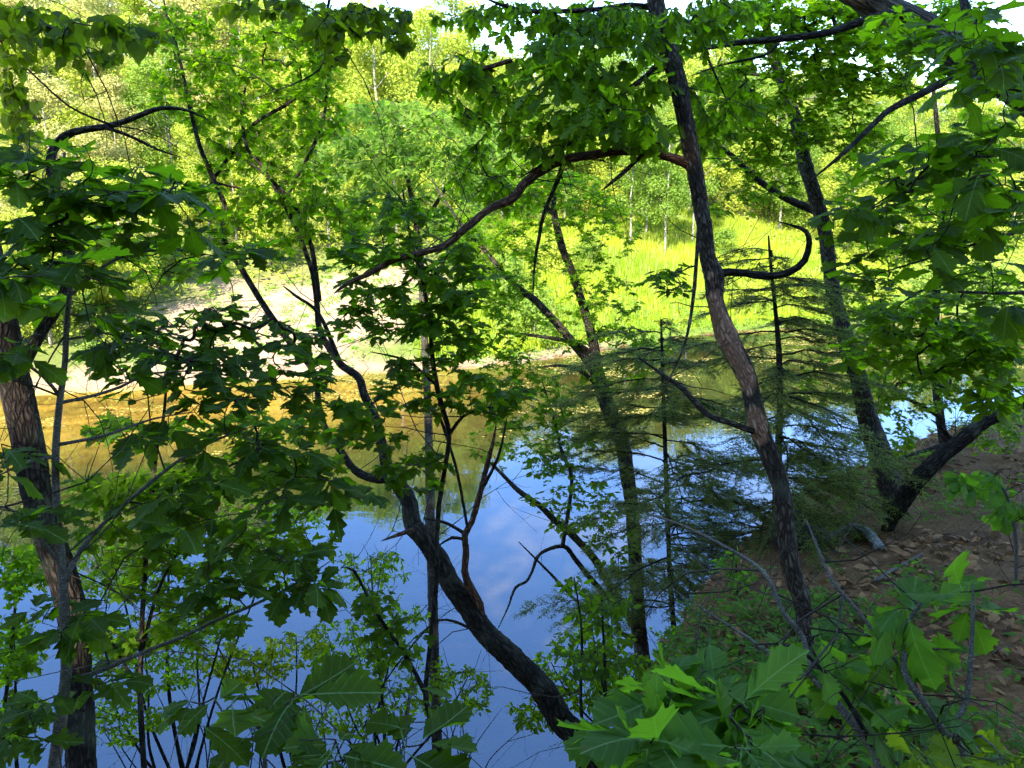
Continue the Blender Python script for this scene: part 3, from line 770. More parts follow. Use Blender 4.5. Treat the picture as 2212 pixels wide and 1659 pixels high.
# grass of the clearing and undergrowth of the far wood: nobody could count them
def blades(P, h, w, rng, lean=0.35):
    n = len(P); a = rng.uniform(0, 6.28, n); hh = h * rng.uniform(.5, 1.3, n)
    d = np.column_stack([np.cos(a), np.sin(a), np.zeros(n)]); l = rng.uniform(0, 6.28, n)
    tip = P + np.column_stack([np.cos(l) * hh * lean * rng.uniform(0, 1, n), np.sin(l) * hh * lean * rng.uniform(0, 1, n), hh])
    V = np.stack([P - d * w, P + d * w, tip], 1).reshape(-1, 3)
    return V, np.arange(3 * n).reshape(n, 3)
GRASS = far_leaf('meadow_grass', (0.10, 0.20, 0.012), (0.38, 0.43, 0.022), (0.34, 0.46, 0.02))
WEED = far_leaf('bank_weeds', (0.09, 0.19, 0.02), (0.18, 0.30, 0.035), (0.22, 0.40, 0.03))
def meadow():
    r = np.random.default_rng(3)
    X = np.column_stack([r.uniform(-6, 34, 150000), r.uniform(34, 74, 150000)])
    u = -sdist(X, SHORE); n = fbm(X * .35, 31)
    k = (u > 1.0) & (u < 29 + 4 * n) & (X[:, 0] + 3 * n > -3.5) & (X[:, 0] < 0.5 * X[:, 1])
    X = X[k]; P = np.column_stack([X, height(X)])
    tall = fbm(X * .5, 77) > -0.05
    V, F = blades(P, 0.55, 0.035, r)
    t = np.repeat(clip01(0.5 + 0.9 * fbm(X * .22, 50) + r.normal(0, .15, len(X))), 3)
    tag(link('grass', mesh_np('grass', V, F, GRASS, vattr={'tint': t})), 'lush bright green grass of the sunlit clearing beyond the pond', 'grass', kind='stuff')
    k2 = r.random(len(P)) < 0.05; V2, F2 = blades(P[k2] + r.normal(0, .05, (int(k2.sum()), 3)) * np.array([1, 1, 0]), 0.95, 0.022, r, .25)
    STRAW = far_leaf('dry_straw', (0.30, 0.25, 0.10), (0.46, 0.40, 0.18), (0.4, 0.34, 0.14))
    tag(link('dry_stalks', mesh_np('dry_stalks', V2, F2, STRAW, vattr={'tint': r.uniform(0, 1, len(V2))})), 'tall straw coloured stalks standing in the bright clearing', 'stalks', kind='stuff')
    X = np.column_stack([r.uniform(-70, 80, 80000), r.uniform(24, 110, 80000)])
    u = -sdist(X, SHORE); n = fbm(X * .35, 31)
    k = (u > 3) & (u < 70) & (np.abs(X[:, 0]) < 0.75 * X[:, 1] + 4) & ~((X[:, 0] + 5 * n > -17.5) & (X[:, 0] + 4 * n < -5.0) & (u + 7 * n < 11)) & ~((X[:, 0] > -3) & (u < 27) & (X[:, 0] < 22))
    X = X[k]; h = r.uniform(0.05, 1.0, len(X)) * (0.6 + clip01(fbm(X * .3, 8)) * 2.0)
    C = np.column_stack([X, height(X) + h])
    V, F = quad_leaves(C, r.normal(0, .5, (len(X), 3)) + np.array([0, -.2, .9]), 0.34, r)
    tag(link('undergrowth', mesh_np('undergrowth', V, F, FAR_Y, vattr={'tint': np.repeat(r.uniform(0, 1, len(X)), 4)})), 'low leafy undergrowth beneath the hillside wood beyond the pond', 'undergrowth', kind='stuff')
    X = np.column_stack([r.uniform(-4, 26, 26000), r.uniform(33, 56, 26000)]); u = -sdist(X, SHORE)
    n = fbm(X * .6, 41); k = (u > -0.2) & (u < 5 + 6 * n); X = X[k]
    C = np.column_stack([X, height(X) + r.uniform(0.05, .75, len(X)) * (0.5 + clip01(n[k] + .3))])
    V, F = quad_leaves(C, r.normal(0, .6, (len(X), 3)) + np.array([0, -.2, .8]), 0.16, r)
    tag(link('bank_weeds', mesh_np('bank_weeds', V, F, WEED, vattr={'tint': np.repeat(r.uniform(0, 1, len(X)), 4)})), 'leafy green weeds along the far waterline below the clearing', 'weeds', kind='stuff')
meadow()
def sand_weeds():
    r = np.random.default_rng(33); Cs, Ns = [], []
    X = np.column_stack([r.uniform(-19, -3, 260), r.uniform(28, 46, 260)]); u = -sdist(X, SHORE); X = X[(u > 0.6) & (u < 14)]
    for p in X:
        n = int(r.integers(14, 60)); w = r.uniform(.15, .6); q = p + r.normal(0, w * .6, (n, 2))
        Cs.append(np.column_stack([q, height(q) + r.uniform(.02, .5, n) * w])); Ns.append(r.normal(0, .6, (n, 3)) + np.array([0, -.3, .7]))
    C, N_ = np.vstack(Cs), np.vstack(Ns); V, F = quad_leaves(C, N_, .13, r)
    tag(link('sand_weeds', mesh_np('sand_weeds', V, F, WEED, vattr={'tint': np.repeat(r.uniform(0, 1, len(C)), 4)})), 'tufts of weeds dotted over the bare sand slope', 'weeds', kind='stuff')
sand_weeds()

# floating pond weed near the far shore
def pond_weed():
    r = np.random.default_rng(9)
    X = np.column_stack([r.uniform(-34, 30, 150000), r.uniform(18, 48, 150000)]); u = -sdist(X, SHORE)
    n = fbm(X * np.array([.35, .9]), 61) + 0.4 * fbm(X * np.array([1.2, 3.0]), 62)
    k = (u < 0.2) & (u > -13) & (n > 0.10 + 0.035 * np.abs(u + 3)) ; X = X[k]
    C = np.column_stack([X, np.full(len(X), 0.012) + r.uniform(0, .012, len(X))])
    V, F = quad_leaves(C, r.normal(0, .06, (len(X), 3)) + np.array([0, 0, 1.0]), 0.10, r, aspect=0.8)
    m = far_leaf('pond_weed', (0.16, 0.14, 0.025), (0.36, 0.28, 0.06), (0.2, 0.2, 0.05), tw=0.1)
    tag(link('pond_weed', mesh_np('pond_weed', V, F, m, vattr={'tint': np.repeat(r.uniform(0, 1, len(X)), 4)})), 'yellowish floating weed on the shallow water by the far shore', 'pond weed', kind='stuff')
pond_weed()

# the wood on the slope behind and above the viewpoint, whose shade lies over the near bank
def forest_behind():
    r = np.random.default_rng(77); Cs, Ns, Ts = [], [], []; Vs, Fs, Bs = [], [], []; off = 0
    for gx in np.arange(-44, 30, 4.4):
        for gy in np.arange(-22, -6.5, 4.4):
            x, y = gx + r.uniform(-1.3, 1.3), gy + r.uniform(-1.3, 1.3)
            g = hz(x, y); h = r.uniform(13, 16.5)
            V, F, B = tube_geo(np.array([(x, y, g - .3), (x + r.normal(0, .3), y + r.normal(0, .3), g + h * .5), (x, y, g + h * .9)]), np.array([.2, .15, .04]), 8, 0, 0, off)
            off += len(V); Vs.append(V); Fs.append(F); Bs.append(B)
            for b in range(26):
                t = r.uniform(.16, 1); a = r.uniform(0, 6.28); q = math.sqrt(r.uniform(0, 1)) * 2.7 * math.sqrt(max(.05, 1 - ((t - .5) / .55) ** 2))
                c = np.array([x + math.cos(a) * q, y + math.sin(a) * q, g + h * t]); n = 62
                d = r.normal(0, 1, (n, 3)); d /= np.linalg.norm(d, axis=1)[:, None]
                Cs.append(c + d * (r.uniform(.3, 1, n) ** .5 * 1.15)[:, None]); Ns.append(d * .6 + np.array([0, 0, .7]))
    V, F = quad_leaves(np.vstack(Cs), np.vstack(Ns), 0.5, r, aspect=.8)
    root = empty('forest', (0, -12, hz(0, -12))); b = np.array(root.location)
    tag(root, 'shady wood on the slope behind the viewpoint', 'forest', kind='stuff')
    link('crown', mesh_np('crown', V - b, F, FAR_G, vattr={'tint': np.repeat(r.uniform(0, 1, len(V) // 4), 4)}), root)
    link('trunk', mesh_np('trunk', np.vstack(Vs) - b, np.vstack(Fs), BARK, smooth=True, cattr={'bark': np.vstack(Bs)}), root)
forest_behind()

# ------------------------------------------------------------------ near trees, traced limb by limb at their own distances
ALL = []
def T(*a, **k):
    t = Tree(*a, **k); ALL.append(t); return t

# slim oak with the curved trunk right of centre, sun dapples painted into its bark
t1 = T('oak_tree', 'curving reddish trunk with pale bark patches right of centre, arched limb reaching left', 'tree', leaf='white', bark=BARK_T1, seed=1)  # the pale patches are sun dapples painted into the bark colour
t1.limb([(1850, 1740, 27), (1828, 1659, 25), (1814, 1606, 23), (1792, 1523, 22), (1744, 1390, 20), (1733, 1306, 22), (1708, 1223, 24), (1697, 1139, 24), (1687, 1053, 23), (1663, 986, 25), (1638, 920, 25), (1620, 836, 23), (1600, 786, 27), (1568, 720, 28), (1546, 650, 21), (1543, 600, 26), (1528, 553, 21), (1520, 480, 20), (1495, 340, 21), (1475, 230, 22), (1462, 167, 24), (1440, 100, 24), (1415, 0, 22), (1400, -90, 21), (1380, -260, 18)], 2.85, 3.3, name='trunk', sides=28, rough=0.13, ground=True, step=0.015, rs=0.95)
t1.limb([(1500, 365, 14), (1475, 350, 13), (1430, 335, 12), (1360, 326, 11), (1290, 333, 11), (1220, 345, 12), (1170, 368, 12), (1130, 400, 12), (1105, 430, 12), (1060, 450, 10), (1010, 490, 10), (960, 530, 9), (900, 548, 8), (850, 562, 7), (800, 590, 7), (750, 612, 6), (722, 634, 4)], 3.2, 2.9, mat=BARK_RED, rough=.2, sides=12, step=.012, rs=0.95)
t1.limb([(1440, 118, 8), (1395, 165, 7), (1330, 215, 7), (1290, 272, 6), (1225, 312, 6), (1180, 350, 5), (1120, 385, 3)], 3.25, 3.05, rs=0.95)
t1.limb([(1440, 118, 7), (1424, 123, 6), (1360, 155, 5), (1287, 170, 4), (1220, 187, 3)], 3.25, 3.1, rs=0.95)
t1.limb([(1220, 348, 7), (1200, 400, 6), (1175, 460, 5), (1165, 510, 5), (1155, 570, 4), (1150, 660, 3)], 3.1, 3.2, rs=0.95)
t1.limb([(1392, 330, 6), (1350, 370, 6), (1320, 395, 5), (1300, 412, 3)], 3.15, 3.0, rs=0.95)
t1.limb([(1543, 592, 13), (1575, 588, 11), (1610, 590, 10), (1660, 597, 10), (1705, 588, 10), (1738, 562, 9), (1748, 525, 8), (1741, 500, 6), (1715, 488, 4), (1680, 478, 3)], 3.15, 3.0, mat=BARK_DARK, rough=.2, rs=0.95)
t1.limb([(1628, 932, 9), (1575, 913, 8), (1535, 900, 8), (1508, 876, 8), (1475, 840, 7), (1447, 820, 7), (1380, 773, 6)], 3.0, 3.3, rs=0.95)
t1.limb([(1418, 20, 8), (1360, 10, 6), (1290, 20, 6), (1160, 25, 6), (1080, 10, 5), (1040, -10, 4)], 3.3, 3.2, rs=0.95)
t1.limb([(1440, 60, 6), (1490, 50, 5), (1540, 150, 4), (1575, 230, 3)], 3.3, 3.4, rs=0.95)
t1.limb([(1105, 130, 6), (1040, 150, 6), (980, 165, 5), (920, 180, 3)], 3.1, 3.2, rs=0.95)
t1.limb([(1512, 430, 5), (1500, 620, 5), (1480, 740, 4), (1440, 830, 3)], 2.9, 2.7, rs=0.95)
for c in ((1210, 170, 110, 90, 3.15, .3, 20, .14), (1320, 90, 140, 80, 3.2, .4, 30, .13), (1300, 240, 110, 55, 3.1, .3, 18, .14), (1400, 270, 60, 50, 3.2, .3, 9, .12), (1420, 190, 50, 50, 3.2, .2, 7, .12), (1170, 300, 90, 50, 3.2, .3, 12, .11)):
    t1.cluster(*c, mode='hang', k=4)
for c in ((1080, 130, 110, 50, 3.3, .3, 16, .10), (980, 165, 80, 50, 3.3, .3, 12, .09), (1060, 230, 90, 50, 3.5, .3, 16, .09), (1050, 370, 85, 70, 3.8, .3, 26, .075), (1120, 420, 60, 40, 3.8, .3, 9, .075), (1150, 35, 150, 30, 3.3, .3, 16, .085), (1560, 210, 90, 70, 3.6, .4, 26, .10), (1530, 290, 70, 40, 3.6, .4, 12, .10), (1500, 60, 90, 60, 3.5, .3, 16, .10)):
    t1.cluster(*c, mode='hang', k=5)
for c in ((1230, 20, 180, 35, 3.3, .3, 26, .10), (1390, 40, 90, 45, 3.2, .3, 14, .11), (1000, 30, 70, 20, 3.4, .2, 6, .08), (1560, 20, 90, 40, 3.6, .3, 16, .10)):
    t1.cluster(*c, mode='hang', k=5)
t1.cluster(1440, 610, 60, 30, 3.1, .2, 7, .085, k=4, leaf='oak', col='oak')

# dark leaning oak over the water, centre
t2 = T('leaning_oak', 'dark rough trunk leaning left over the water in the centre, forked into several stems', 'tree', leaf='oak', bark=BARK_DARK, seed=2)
t2.dens = 1.4
t2.limb([(1250, 1600, 44), (1210, 1553, 42), (1167, 1483, 40), (1097, 1413, 38), (1047, 1366, 36), (1020, 1323, 35), (977, 1266, 34), (950, 1216, 33), (917, 1163, 34), (894, 1136, 30), (884, 1086, 27), (864, 1053, 26), (840, 1022, 24), (827, 970, 16), (812, 905, 15), (787, 853, 14), (774, 815, 13), (737, 788, 12), (710, 750, 11), (690, 710, 10), (684, 650, 9), (675, 590, 8), (663, 553, 8), (643, 500, 7), (600, 417, 7), (560, 350, 6), (533, 317, 6), (522, 240, 5), (530, 190, 3)], 4.0, 4.6, name='trunk', sides=28, rough=0.16, ground=True, step=0.02, rs=0.76)
t2.limb([(845, 1032, 18), (804, 1033, 15), (764, 1013, 13), (737, 975, 12), (705, 930, 11), (690, 880, 10), (684, 835, 10), (670, 790, 11), (633, 748, 12), (590, 690, 11), (547, 623, 10), (515, 570, 10), (487, 527, 10), (480, 493, 9), (487, 450, 8), (467, 400, 8), (433, 320, 7), (417, 260, 7), (403, 200, 6), (393, 150, 5), (377, 83, 5), (360, 33, 4), (350, -30, 3)], 4.2, 4.8, sides=12, step=.03, rs=0.76)
t2.limb([(690, 650, 8), (677, 553, 8), (663, 500, 7), (645, 455, 7), (623, 423, 7), (660, 350, 6), (687, 290, 6), (703, 233, 5), (705, 133, 5), (700, 83, 4), (687, 33, 3)], 4.4, 4.6, rs=0.76)
t2.limb([(623, 423, 5), (570, 375, 5), (513, 333, 4), (450, 300, 3)], 4.5, 4.6, rs=0.76)
t2.limb([(462, 385, 6), (500, 333, 7), (550, 267, 6), (617, 227, 6), (667, 187, 5), (703, 150, 3)], 4.7, 4.7, rs=0.76)
t2.limb([(737, 790, 10), (690, 680, 6), (640, 640, 6), (612, 618, 5)], 4.35, 4.2, rs=0.76)
t2.limb([(455, 395, 4), (530, 410, 4), (600, 440, 3)], 4.7, 4.7, rs=0.76)
t2.limb([(1040, 1340, 15), (1035, 1306, 15), (1014, 1266, 14), (1004, 1233, 12), (1007, 1190, 11), (1004, 1156, 12), (1020, 1126, 10), (1040, 1053, 10), (1057, 986, 8), (1067, 946, 6), (1072, 913, 3)], 4.1, 4.0, mat=BARK_RED, rough=.25, rs=0.76)
t2.limb([(1003, 1165, 6), (975, 1162, 6), (945, 1180, 7)], 4.05, 4.1, rs=0.76)
t2.limb([(1000, 1150, 6), (960, 1128, 6), (915, 1120, 8)], 4.05, 4.15, rs=0.76)
t2.limb([(892, 1145, 9), (860, 1155, 8), (825, 1168, 5)], 4.1, 3.95, mat=BARK_RED, rs=0.76)
t2.limb([(1045, 1050, 6), (1075, 990, 5), (1090, 930, 4), (1095, 900, 3)], 4.0, 3.95, rs=0.76)
t2.limb([(1010, 1140, 5), (985, 1010, 5), (950, 900, 5), (975, 960, 3)], 3.95, 3.9, rs=0.76)
t2.limb([(1040, 1370, 5), (950, 1340, 4), (870, 1420, 4), (800, 1520, 3)], 4.0, 4.4, rs=0.76)
for c in ((430, 190, 110, 90, 4.8, .5, 34, .085), (600, 140, 140, 90, 4.8, .5, 46, .085), (560, 290, 130, 70, 4.8, .5, 34, .085), (690, 60, 100, 50, 4.6, .4, 24, .08), (480, 400, 90, 60, 4.8, .4, 18, .085), (640, 400, 110, 70, 4.6, .4, 26, .085), (560, 500, 120, 60, 4.5, .4, 24, .085), (690, 230, 60, 80, 4.6, .4, 16, .08), (380, 60, 90, 50, 4.8, .4, 18, .08), (720, 470, 90, 60, 4.4, .3, 18, .09)):
    t2.cluster(*c, mode='any', k=7, col='white')

# thin dark sapling in front of it, carrying dark maple leaves
t12 = T('maple_sapling', 'thin upright dark sapling with dense dark lobed leaves in the picture centre', 'tree', leaf='maple', bark=BARK_DARK, seed=3)
t12.dens = 0.95
t12.limb([(960, 1700, 8), (950, 1640, 7), (934, 1573, 7), (920, 1506, 7), (924, 1440, 6), (937, 1323, 6), (944, 1240, 6), (944, 1173, 6), (947, 1106, 6), (954, 1053, 6), (970, 946, 6), (957, 886, 7), (944, 836, 7), (934, 770, 6), (927, 686, 5), (914, 613, 4), (900, 560, 4), (884, 500, 3), (870, 410, 2)], 3.3, 3.3, name='trunk', sides=10, ground=True, step=.03)
t12.limb([(920, 1500, 6), (880, 1423, 5), (830, 1350, 5), (804, 1306, 4), (764, 1233, 4), (737, 1226, 3)], 3.3, 3.4)
t12.limb([(970, 940, 5), (1000, 900, 4), (1050, 880, 3), (1110, 890, 2)], 3.3, 3.2)
t12.limb([(940, 830, 4), (880, 780, 4), (800, 760, 3)], 3.3, 3.2)
for c in ((860, 480, 130, 80, 3.3, .4, 20, .105), (900, 610, 150, 80, 3.3, .4, 26, .105), (770, 560, 80, 50, 3.3, .3, 10, .10), (985, 590, 55, 80, 3.3, .25, 13, .105), (830, 690, 110, 50, 3.3, .3, 18, .10), (960, 720, 80, 70, 3.3, .3, 20, .10), (1060, 850, 100, 50, 3.2, .25, 20, .09), (900, 840, 100, 60, 3.3, .3, 18, .10), (760, 920, 110, 50, 3.1, .3, 14, .11), (900, 1010, 90, 50, 3.3, .3, 10, .10), (820, 1300, 50, 60, 3.3, .2, 6, .09), (850, 1400, 60, 60, 3.3, .2, 7, .09)):
    t12.cluster(*c, mode='flat', k=5)

# forked trunk standing at the water, right of centre
t3 = T('forked_maple', 'straight grey trunk forking into a V right of centre, standing at the waterside', 'tree', leaf='maple', col='light', seed=4)
t3.dens = 1.5
t3.limb([(1405, 1600, 26), (1384, 1390, 20), (1377, 1306, 19), (1370, 1173, 18), (1364, 1086, 18), (1354, 1020, 20), (1344, 953, 21), (1327, 913, 22), (1304, 853, 21), (1287, 793, 19), (1284, 753, 14), (1270, 696, 12), (1247, 620, 11), (1230, 573, 10), (1214, 533, 10), (1200, 477, 10), (1196, 440, 7), (1207, 387, 5), (1215, 330, 3)], 7.0, 7.2, name='trunk', sides=20, rough=.14, ground=True, step=.03, rs=0.92)
t3.limb([(1300, 830, 15), (1267, 776, 13), (1237, 740, 12), (1204, 700, 11), (1157, 650, 10), (1120, 623, 9), (1087, 590, 8), (1060, 556, 7), (1005, 495, 5), (954, 423, 4), (930, 380, 2)], 7.1, 7.1, sides=12, rs=0.92)
t3.limb([(1197, 465, 7), (1170, 437, 6), (1137, 400, 5), (1114, 373, 3)], 7.2, 7.2, rs=0.92)
t3.limb([(1384, 1400, 13), (1363, 1340, 12), (1317, 1266, 11), (1283, 1206, 11), (1230, 1150, 10), (1197, 1123, 9), (1167, 1093, 8), (1120, 1060, 7), (1070, 1010, 5), (1030, 980, 3)], 7.0, 6.6, rs=0.92)
t3.limb([(1375, 1360, 10), (1357, 1333, 9), (1290, 1266, 8), (1244, 1210, 7), (1217, 1180, 6), (1167, 1196, 5), (1150, 1233, 4), (1137, 1256, 4), (1113, 1270, 4), (1097, 1313, 3), (1073, 1363, 2)], 6.95, 6.4, rs=0.92)
t3.limb([(1275, 760, 8), (1230, 738, 6), (1137, 723, 5), (1073, 720, 3)], 7.1, 6.8, rs=0.92)
t3.limb([(1305, 850, 7), (1260, 805, 6), (1210, 790, 5), (1150, 795, 3)], 7.05, 6.9, rs=0.92)
t3.limb([(1215, 1180, 6), (1235, 1040, 5), (1215, 980, 5), (1195, 900, 4), (1170, 820, 3)], 6.6, 6.6, rs=0.92)
t3.limb([(1375, 1385, 6), (1280, 1330, 5), (1180, 1230, 4), (1120, 1170, 3)], 6.9, 6.5, rs=0.92)
for c in ((1050, 650, 80, 60, 7, .6, 22, .095), (1230, 430, 110, 60, 7.2, .6, 34, .09), (1120, 500, 90, 60, 7.2, .6, 26, .09), (1330, 640, 60, 40, 7, .5, 12, .09), (1150, 860, 120, 70, 7, .6, 42, .085), (1340, 720, 60, 30, 7, .5, 10, .085), (1270, 590, 60, 60, 7, .5, 14, .09), (1010, 540, 70, 60, 7, .5, 18, .09), (1230, 960, 80, 60, 6.8, .5, 16, .085), (1280, 470, 60, 60, 7.2, .5, 14, .09)):
    t3.cluster(*c, mode='flat', k=6)
for c in ((1100, 590, 90, 60, 7, .6, 24, .085), (1060, 470, 80, 60, 7.2, .6, 26, .085), (1330, 800, 80, 50, 7, .6, 18, .08), (1230, 700, 60, 60, 7, .5, 12, .08), (1080, 760, 70, 60, 6.9, .5, 22, .085), (1340, 500, 60, 60, 7.2, .5, 12, .08), (1160, 380, 80, 40, 7.2, .5, 20, .085), (1100, 960, 90, 50, 6.8, .5, 14, .085), (1420, 760, 60, 40, 7, .5, 12, .085)):
    t3.cluster(*c, mode='flat', k=6)
for c in ((1240, 1090, 110, 60, 6.6, .5, 28, .10), (1330, 1170, 60, 70, 6.6, .4, 16, .10), (1170, 1000, 60, 30, 6.6, .4, 8, .1)):
    t3.cluster(*c, mode='flat', k=4, leaf='oak', col='light')

# big dark trunk at the left edge
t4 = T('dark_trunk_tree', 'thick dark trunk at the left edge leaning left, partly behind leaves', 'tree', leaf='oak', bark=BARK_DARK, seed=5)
t4.dens = 1.5
t4.limb([(182, 1720, 44), (175, 1640, 40), (170, 1506, 39), (158, 1340, 39), (130, 1230, 41), (100, 1140, 40), (77, 1053, 40), (60, 953, 43), (42, 870, 42), (22, 780, 41), (8, 703, 40), (-8, 620, 38), (-35, 500, 36), (-60, 350, 32), (-90, 100, 28), (-110, -150, 22)], 3.1, 3.3, name='trunk', sides=28, rough=.12, ground=True, step=.02, rs=0.85)
t4.limb([(35, 820, 18), (85, 725, 17), (122, 668, 16), (148, 600, 14), (150, 530, 14), (128, 440, 13), (108, 350, 13), (135, 297, 12), (183, 280, 10), (233, 273, 9), (283, 257, 8), (333, 237, 7), (367, 233, 6), (410, 240, 5), (450, 260, 3)], 3.15, 3.3, mat=BARK, rs=0.85)
t4.limb([(225, 274, 7), (265, 288, 5), (300, 303, 5), (345, 325, 4), (393, 340, 3)], 3.2, 3.3, mat=BARK, rs=0.85)
t4.limb([(240, 270, 4), (150, 230, 3), (60, 150, 3), (0, 100, 2)], 3.2, 3.1, rs=0.85)
for c in ((60, 640, 70, 50, 3.0, .2, 7, .12), (250, 520, 90, 40, 3.3, .2, 10, .10), (330, 560, 110, 60, 3.3, .3, 12, .08)):
    t4.cluster(*c, mode='flat', k=4, leaf='heart', col='light')

# slender grey sapling in front of it with the big dark leaves
t5 = T('oak_sapling', 'slender grey sapling at lower left holding sheets of large dark lobed leaves', 'tree', leaf='oak', bark=BARK_THIN, seed=6, parts=260)
t5.dens = 1.05
t5.limb([(112, 1740, 15), (117, 1659, 15), (133, 1540, 15), (143, 1440, 13), (138, 1306, 11), (133, 1206, 10), (123, 1100, 9), (120, 986, 9), (127, 886, 8), (140, 786, 7), (143, 720, 7), (150, 636, 6), (155, 593, 6), (125, 500, 5), (123, 433, 4), (140, 330, 3)], 2.0, 2.0, name='trunk', sides=16, ground=True, step=.02, rough=.06)
t5.limb([(145, 1475, 8), (165, 1466, 6), (207, 1453, 6), (307, 1410, 5), (400, 1373, 5), (467, 1340, 4), (533, 1313, 4), (617, 1273, 3), (717, 1210, 3)], 2.0, 2.1, rough=.05)
t5.limb([(141, 1256, 8), (167, 1200, 7), (200, 1156, 6), (250, 1106, 5), (333, 1036, 5), (400, 986, 4), (477, 946, 4), (550, 920, 3)], 2.0, 2.3, rough=.05)
t5.limb([(125, 850, 5), (93, 813, 4), (50, 783, 4), (-10, 750, 3)], 2.0, 1.9, rough=.05)
t5.limb([(130, 870, 5), (200, 855, 4), (260, 836, 4), (333, 806, 3), (500, 800, 3)], 2.0, 2.3, rough=.05)
t5.limb([(122, 985, 5), (60, 1000, 4), (-10, 1030, 3)], 2.0, 1.9, rough=.05)
t5.limb([(135, 1225, 5), (60, 1130, 4), (10, 1095, 4), (-30, 1100, 3)], 2.0, 1.9, rough=.05)
t5.limb([(128, 960, 5), (230, 940, 4), (330, 905, 3), (420, 890, 3)], 2.0, 2.3, rough=.05)
t5.limb([(150, 640, 4), (250, 560, 4), (370, 540, 3), (500, 560, 3)], 2.0, 2.3, rough=.05)
for c in ((80, 330, 110, 60, 1.9, .15, 6, .15), (230, 400, 160, 60, 2.0, .2, 13, .15), (340, 470, 110, 55, 2.1, .2, 9, .14), (80, 500, 120, 60, 1.9, .2, 8, .15), (100, 600, 130, 50, 1.8, .2, 7, .16), (520, 560, 80, 35, 2.3, .2, 5, .14), (330, 770, 150, 55, 2.4, .3, 14, .115), (560, 780, 160, 45, 2.5, .3, 15, .115), (480, 690, 130, 28, 2.6, .2, 10, .11), (420, 740, 150, 40, 2.6, .3, 12, .10), (640, 840, 100, 40, 2.6, .2, 9, .10), (300, 690, 90, 30, 2.6, .2, 6, .10), (600, 730, 90, 30, 2.7, .2, 6, .10), (420, 850, 170, 40, 2.4, .3, 9, .12), (380, 960, 180, 40, 2.3, .3, 8, .13), (590, 960, 90, 30, 2.3, .2, 4, .14), (480, 1090, 200, 60, 2.2, .3, 13, .13), (560, 1190, 120, 40, 2.1, .2, 6, .13), (480, 1260, 70, 40, 2.0, .1, 3, .15), (640, 1270, 70, 30, 2.1, .1, 3, .13), (700, 1060, 110, 40, 2.3, .2, 6, .13), (150, 1330, 90, 60, 2.0, .1, 4, .13), (60, 1550, 60, 60, 1.9, .1, 4, .12), (230, 1470, 60, 30, 2.0, .1, 2, .13)):
    t5.cluster(*c, mode='flat', k=3)
for c in ((210, 720, 70, 50, 2.0, .2, 4, .13), (40, 980, 60, 30, 1.9, .1, 2, .12), (60, 1130, 90, 40, 1.8, .2, 3, .12), (30, 760, 40, 40, 1.9, .1, 2, .12)):
    t5.cluster(*c, mode='flat', k=3)

# thin stem behind, lower left
t11 = T('thin_maple', 'thin dark upright stem among small light leaves at lower left', 'tree', leaf='maple', col='light', bark=BARK_DARK, seed=7, parts=120)
t11.dens = 1.25
t11.limb([(315, 1700, 8), (310, 1640, 7), (303, 1506, 7), (307, 1340, 6), (313, 1240, 6), (317, 1150, 5), (330, 1053, 5), (340, 963, 4), (353, 903, 4), (360, 820, 3), (364, 740, 2)], 3.2, 3.2, name='trunk', sides=10, ground=True, step=.03)
t11.limb([(308, 1400, 5), (340, 1280, 4), (380, 1200, 3), (420, 1120, 2)], 3.2, 3.4)
t11.limb([(305, 1500, 5), (250, 1400, 4), (220, 1330, 3)], 3.2, 3.4)
for c in ((260, 1160, 100, 40, 3.3, .3, 14, .085), (330, 1250, 110, 50, 3.4, .3, 20, .085), (270, 1370, 100, 50, 3.4, .3, 18, .08), (420, 1150, 110, 50, 3.5, .3, 20, .08), (440, 1350, 90, 50, 3.5, .3, 14, .075), (330, 1050, 110, 40, 3.3, .3, 16, .085)):
    t11.cluster(*c, mode='flat', k=5)

for c in ((480, 1030, 150, 50, 3.3, .3, 22, .085), (620, 1180, 110, 50, 3.4, .3, 14, .085), (230, 1060, 90, 40, 3.3, .3, 14, .085), (560, 920, 140, 40, 3.4, .3, 18, .085), (300, 930, 130, 35, 3.3, .3, 16, .09), (650, 1020, 90, 40, 3.4, .3, 14, .085)):
    t11.cluster(*c, mode='flat', k=5)
# right-hand trunk with vertical bark ridges
t6 = T('ridged_trunk_tree', 'straight ridged grey trunk rising from the bank edge at right, tilted left', 'tree', leaf='oak', col='light', seed=8)
t6.dens = 1.45
t6.limb([(1945, 1160, 30), (1935, 1110, 28), (1922, 1053, 27), (1898, 970, 26), (1872, 896, 23), (1858, 830, 20), (1835, 766, 20), (1822, 710, 18), (1805, 646, 17), (1792, 586, 17), (1782, 500, 16), (1760, 420, 17), (1738, 350, 17), (1728, 290, 16), (1698, 200, 15), (1675, 133, 13), (1658, 67, 11), (1650, 0, 10), (1640, -100, 8)], 5.9, 6.3, name='trunk', sides=24, rough=.16, ground=True, step=.025, mat=BARK)
t6.limb([(1760, 455, 11), (1702, 430, 9), (1648, 397, 8), (1608, 363, 8), (1585, 340, 7), (1542, 307, 5), (1505, 277, 3)], 6.5, 6.2)
t6.limb([(1800, 620, 6), (1740, 615, 5), (1680, 620, 4), (1610, 630, 3)], 6.4, 6.0)
t6.limb([(1700, 200, 6), (1800, 160, 5), (1870, 150, 4), (1950, 200, 3)], 6.5, 6.0)
t6.limb([(1690, 170, 5), (1600, 160, 4), (1540, 190, 3)], 6.5, 6.2)
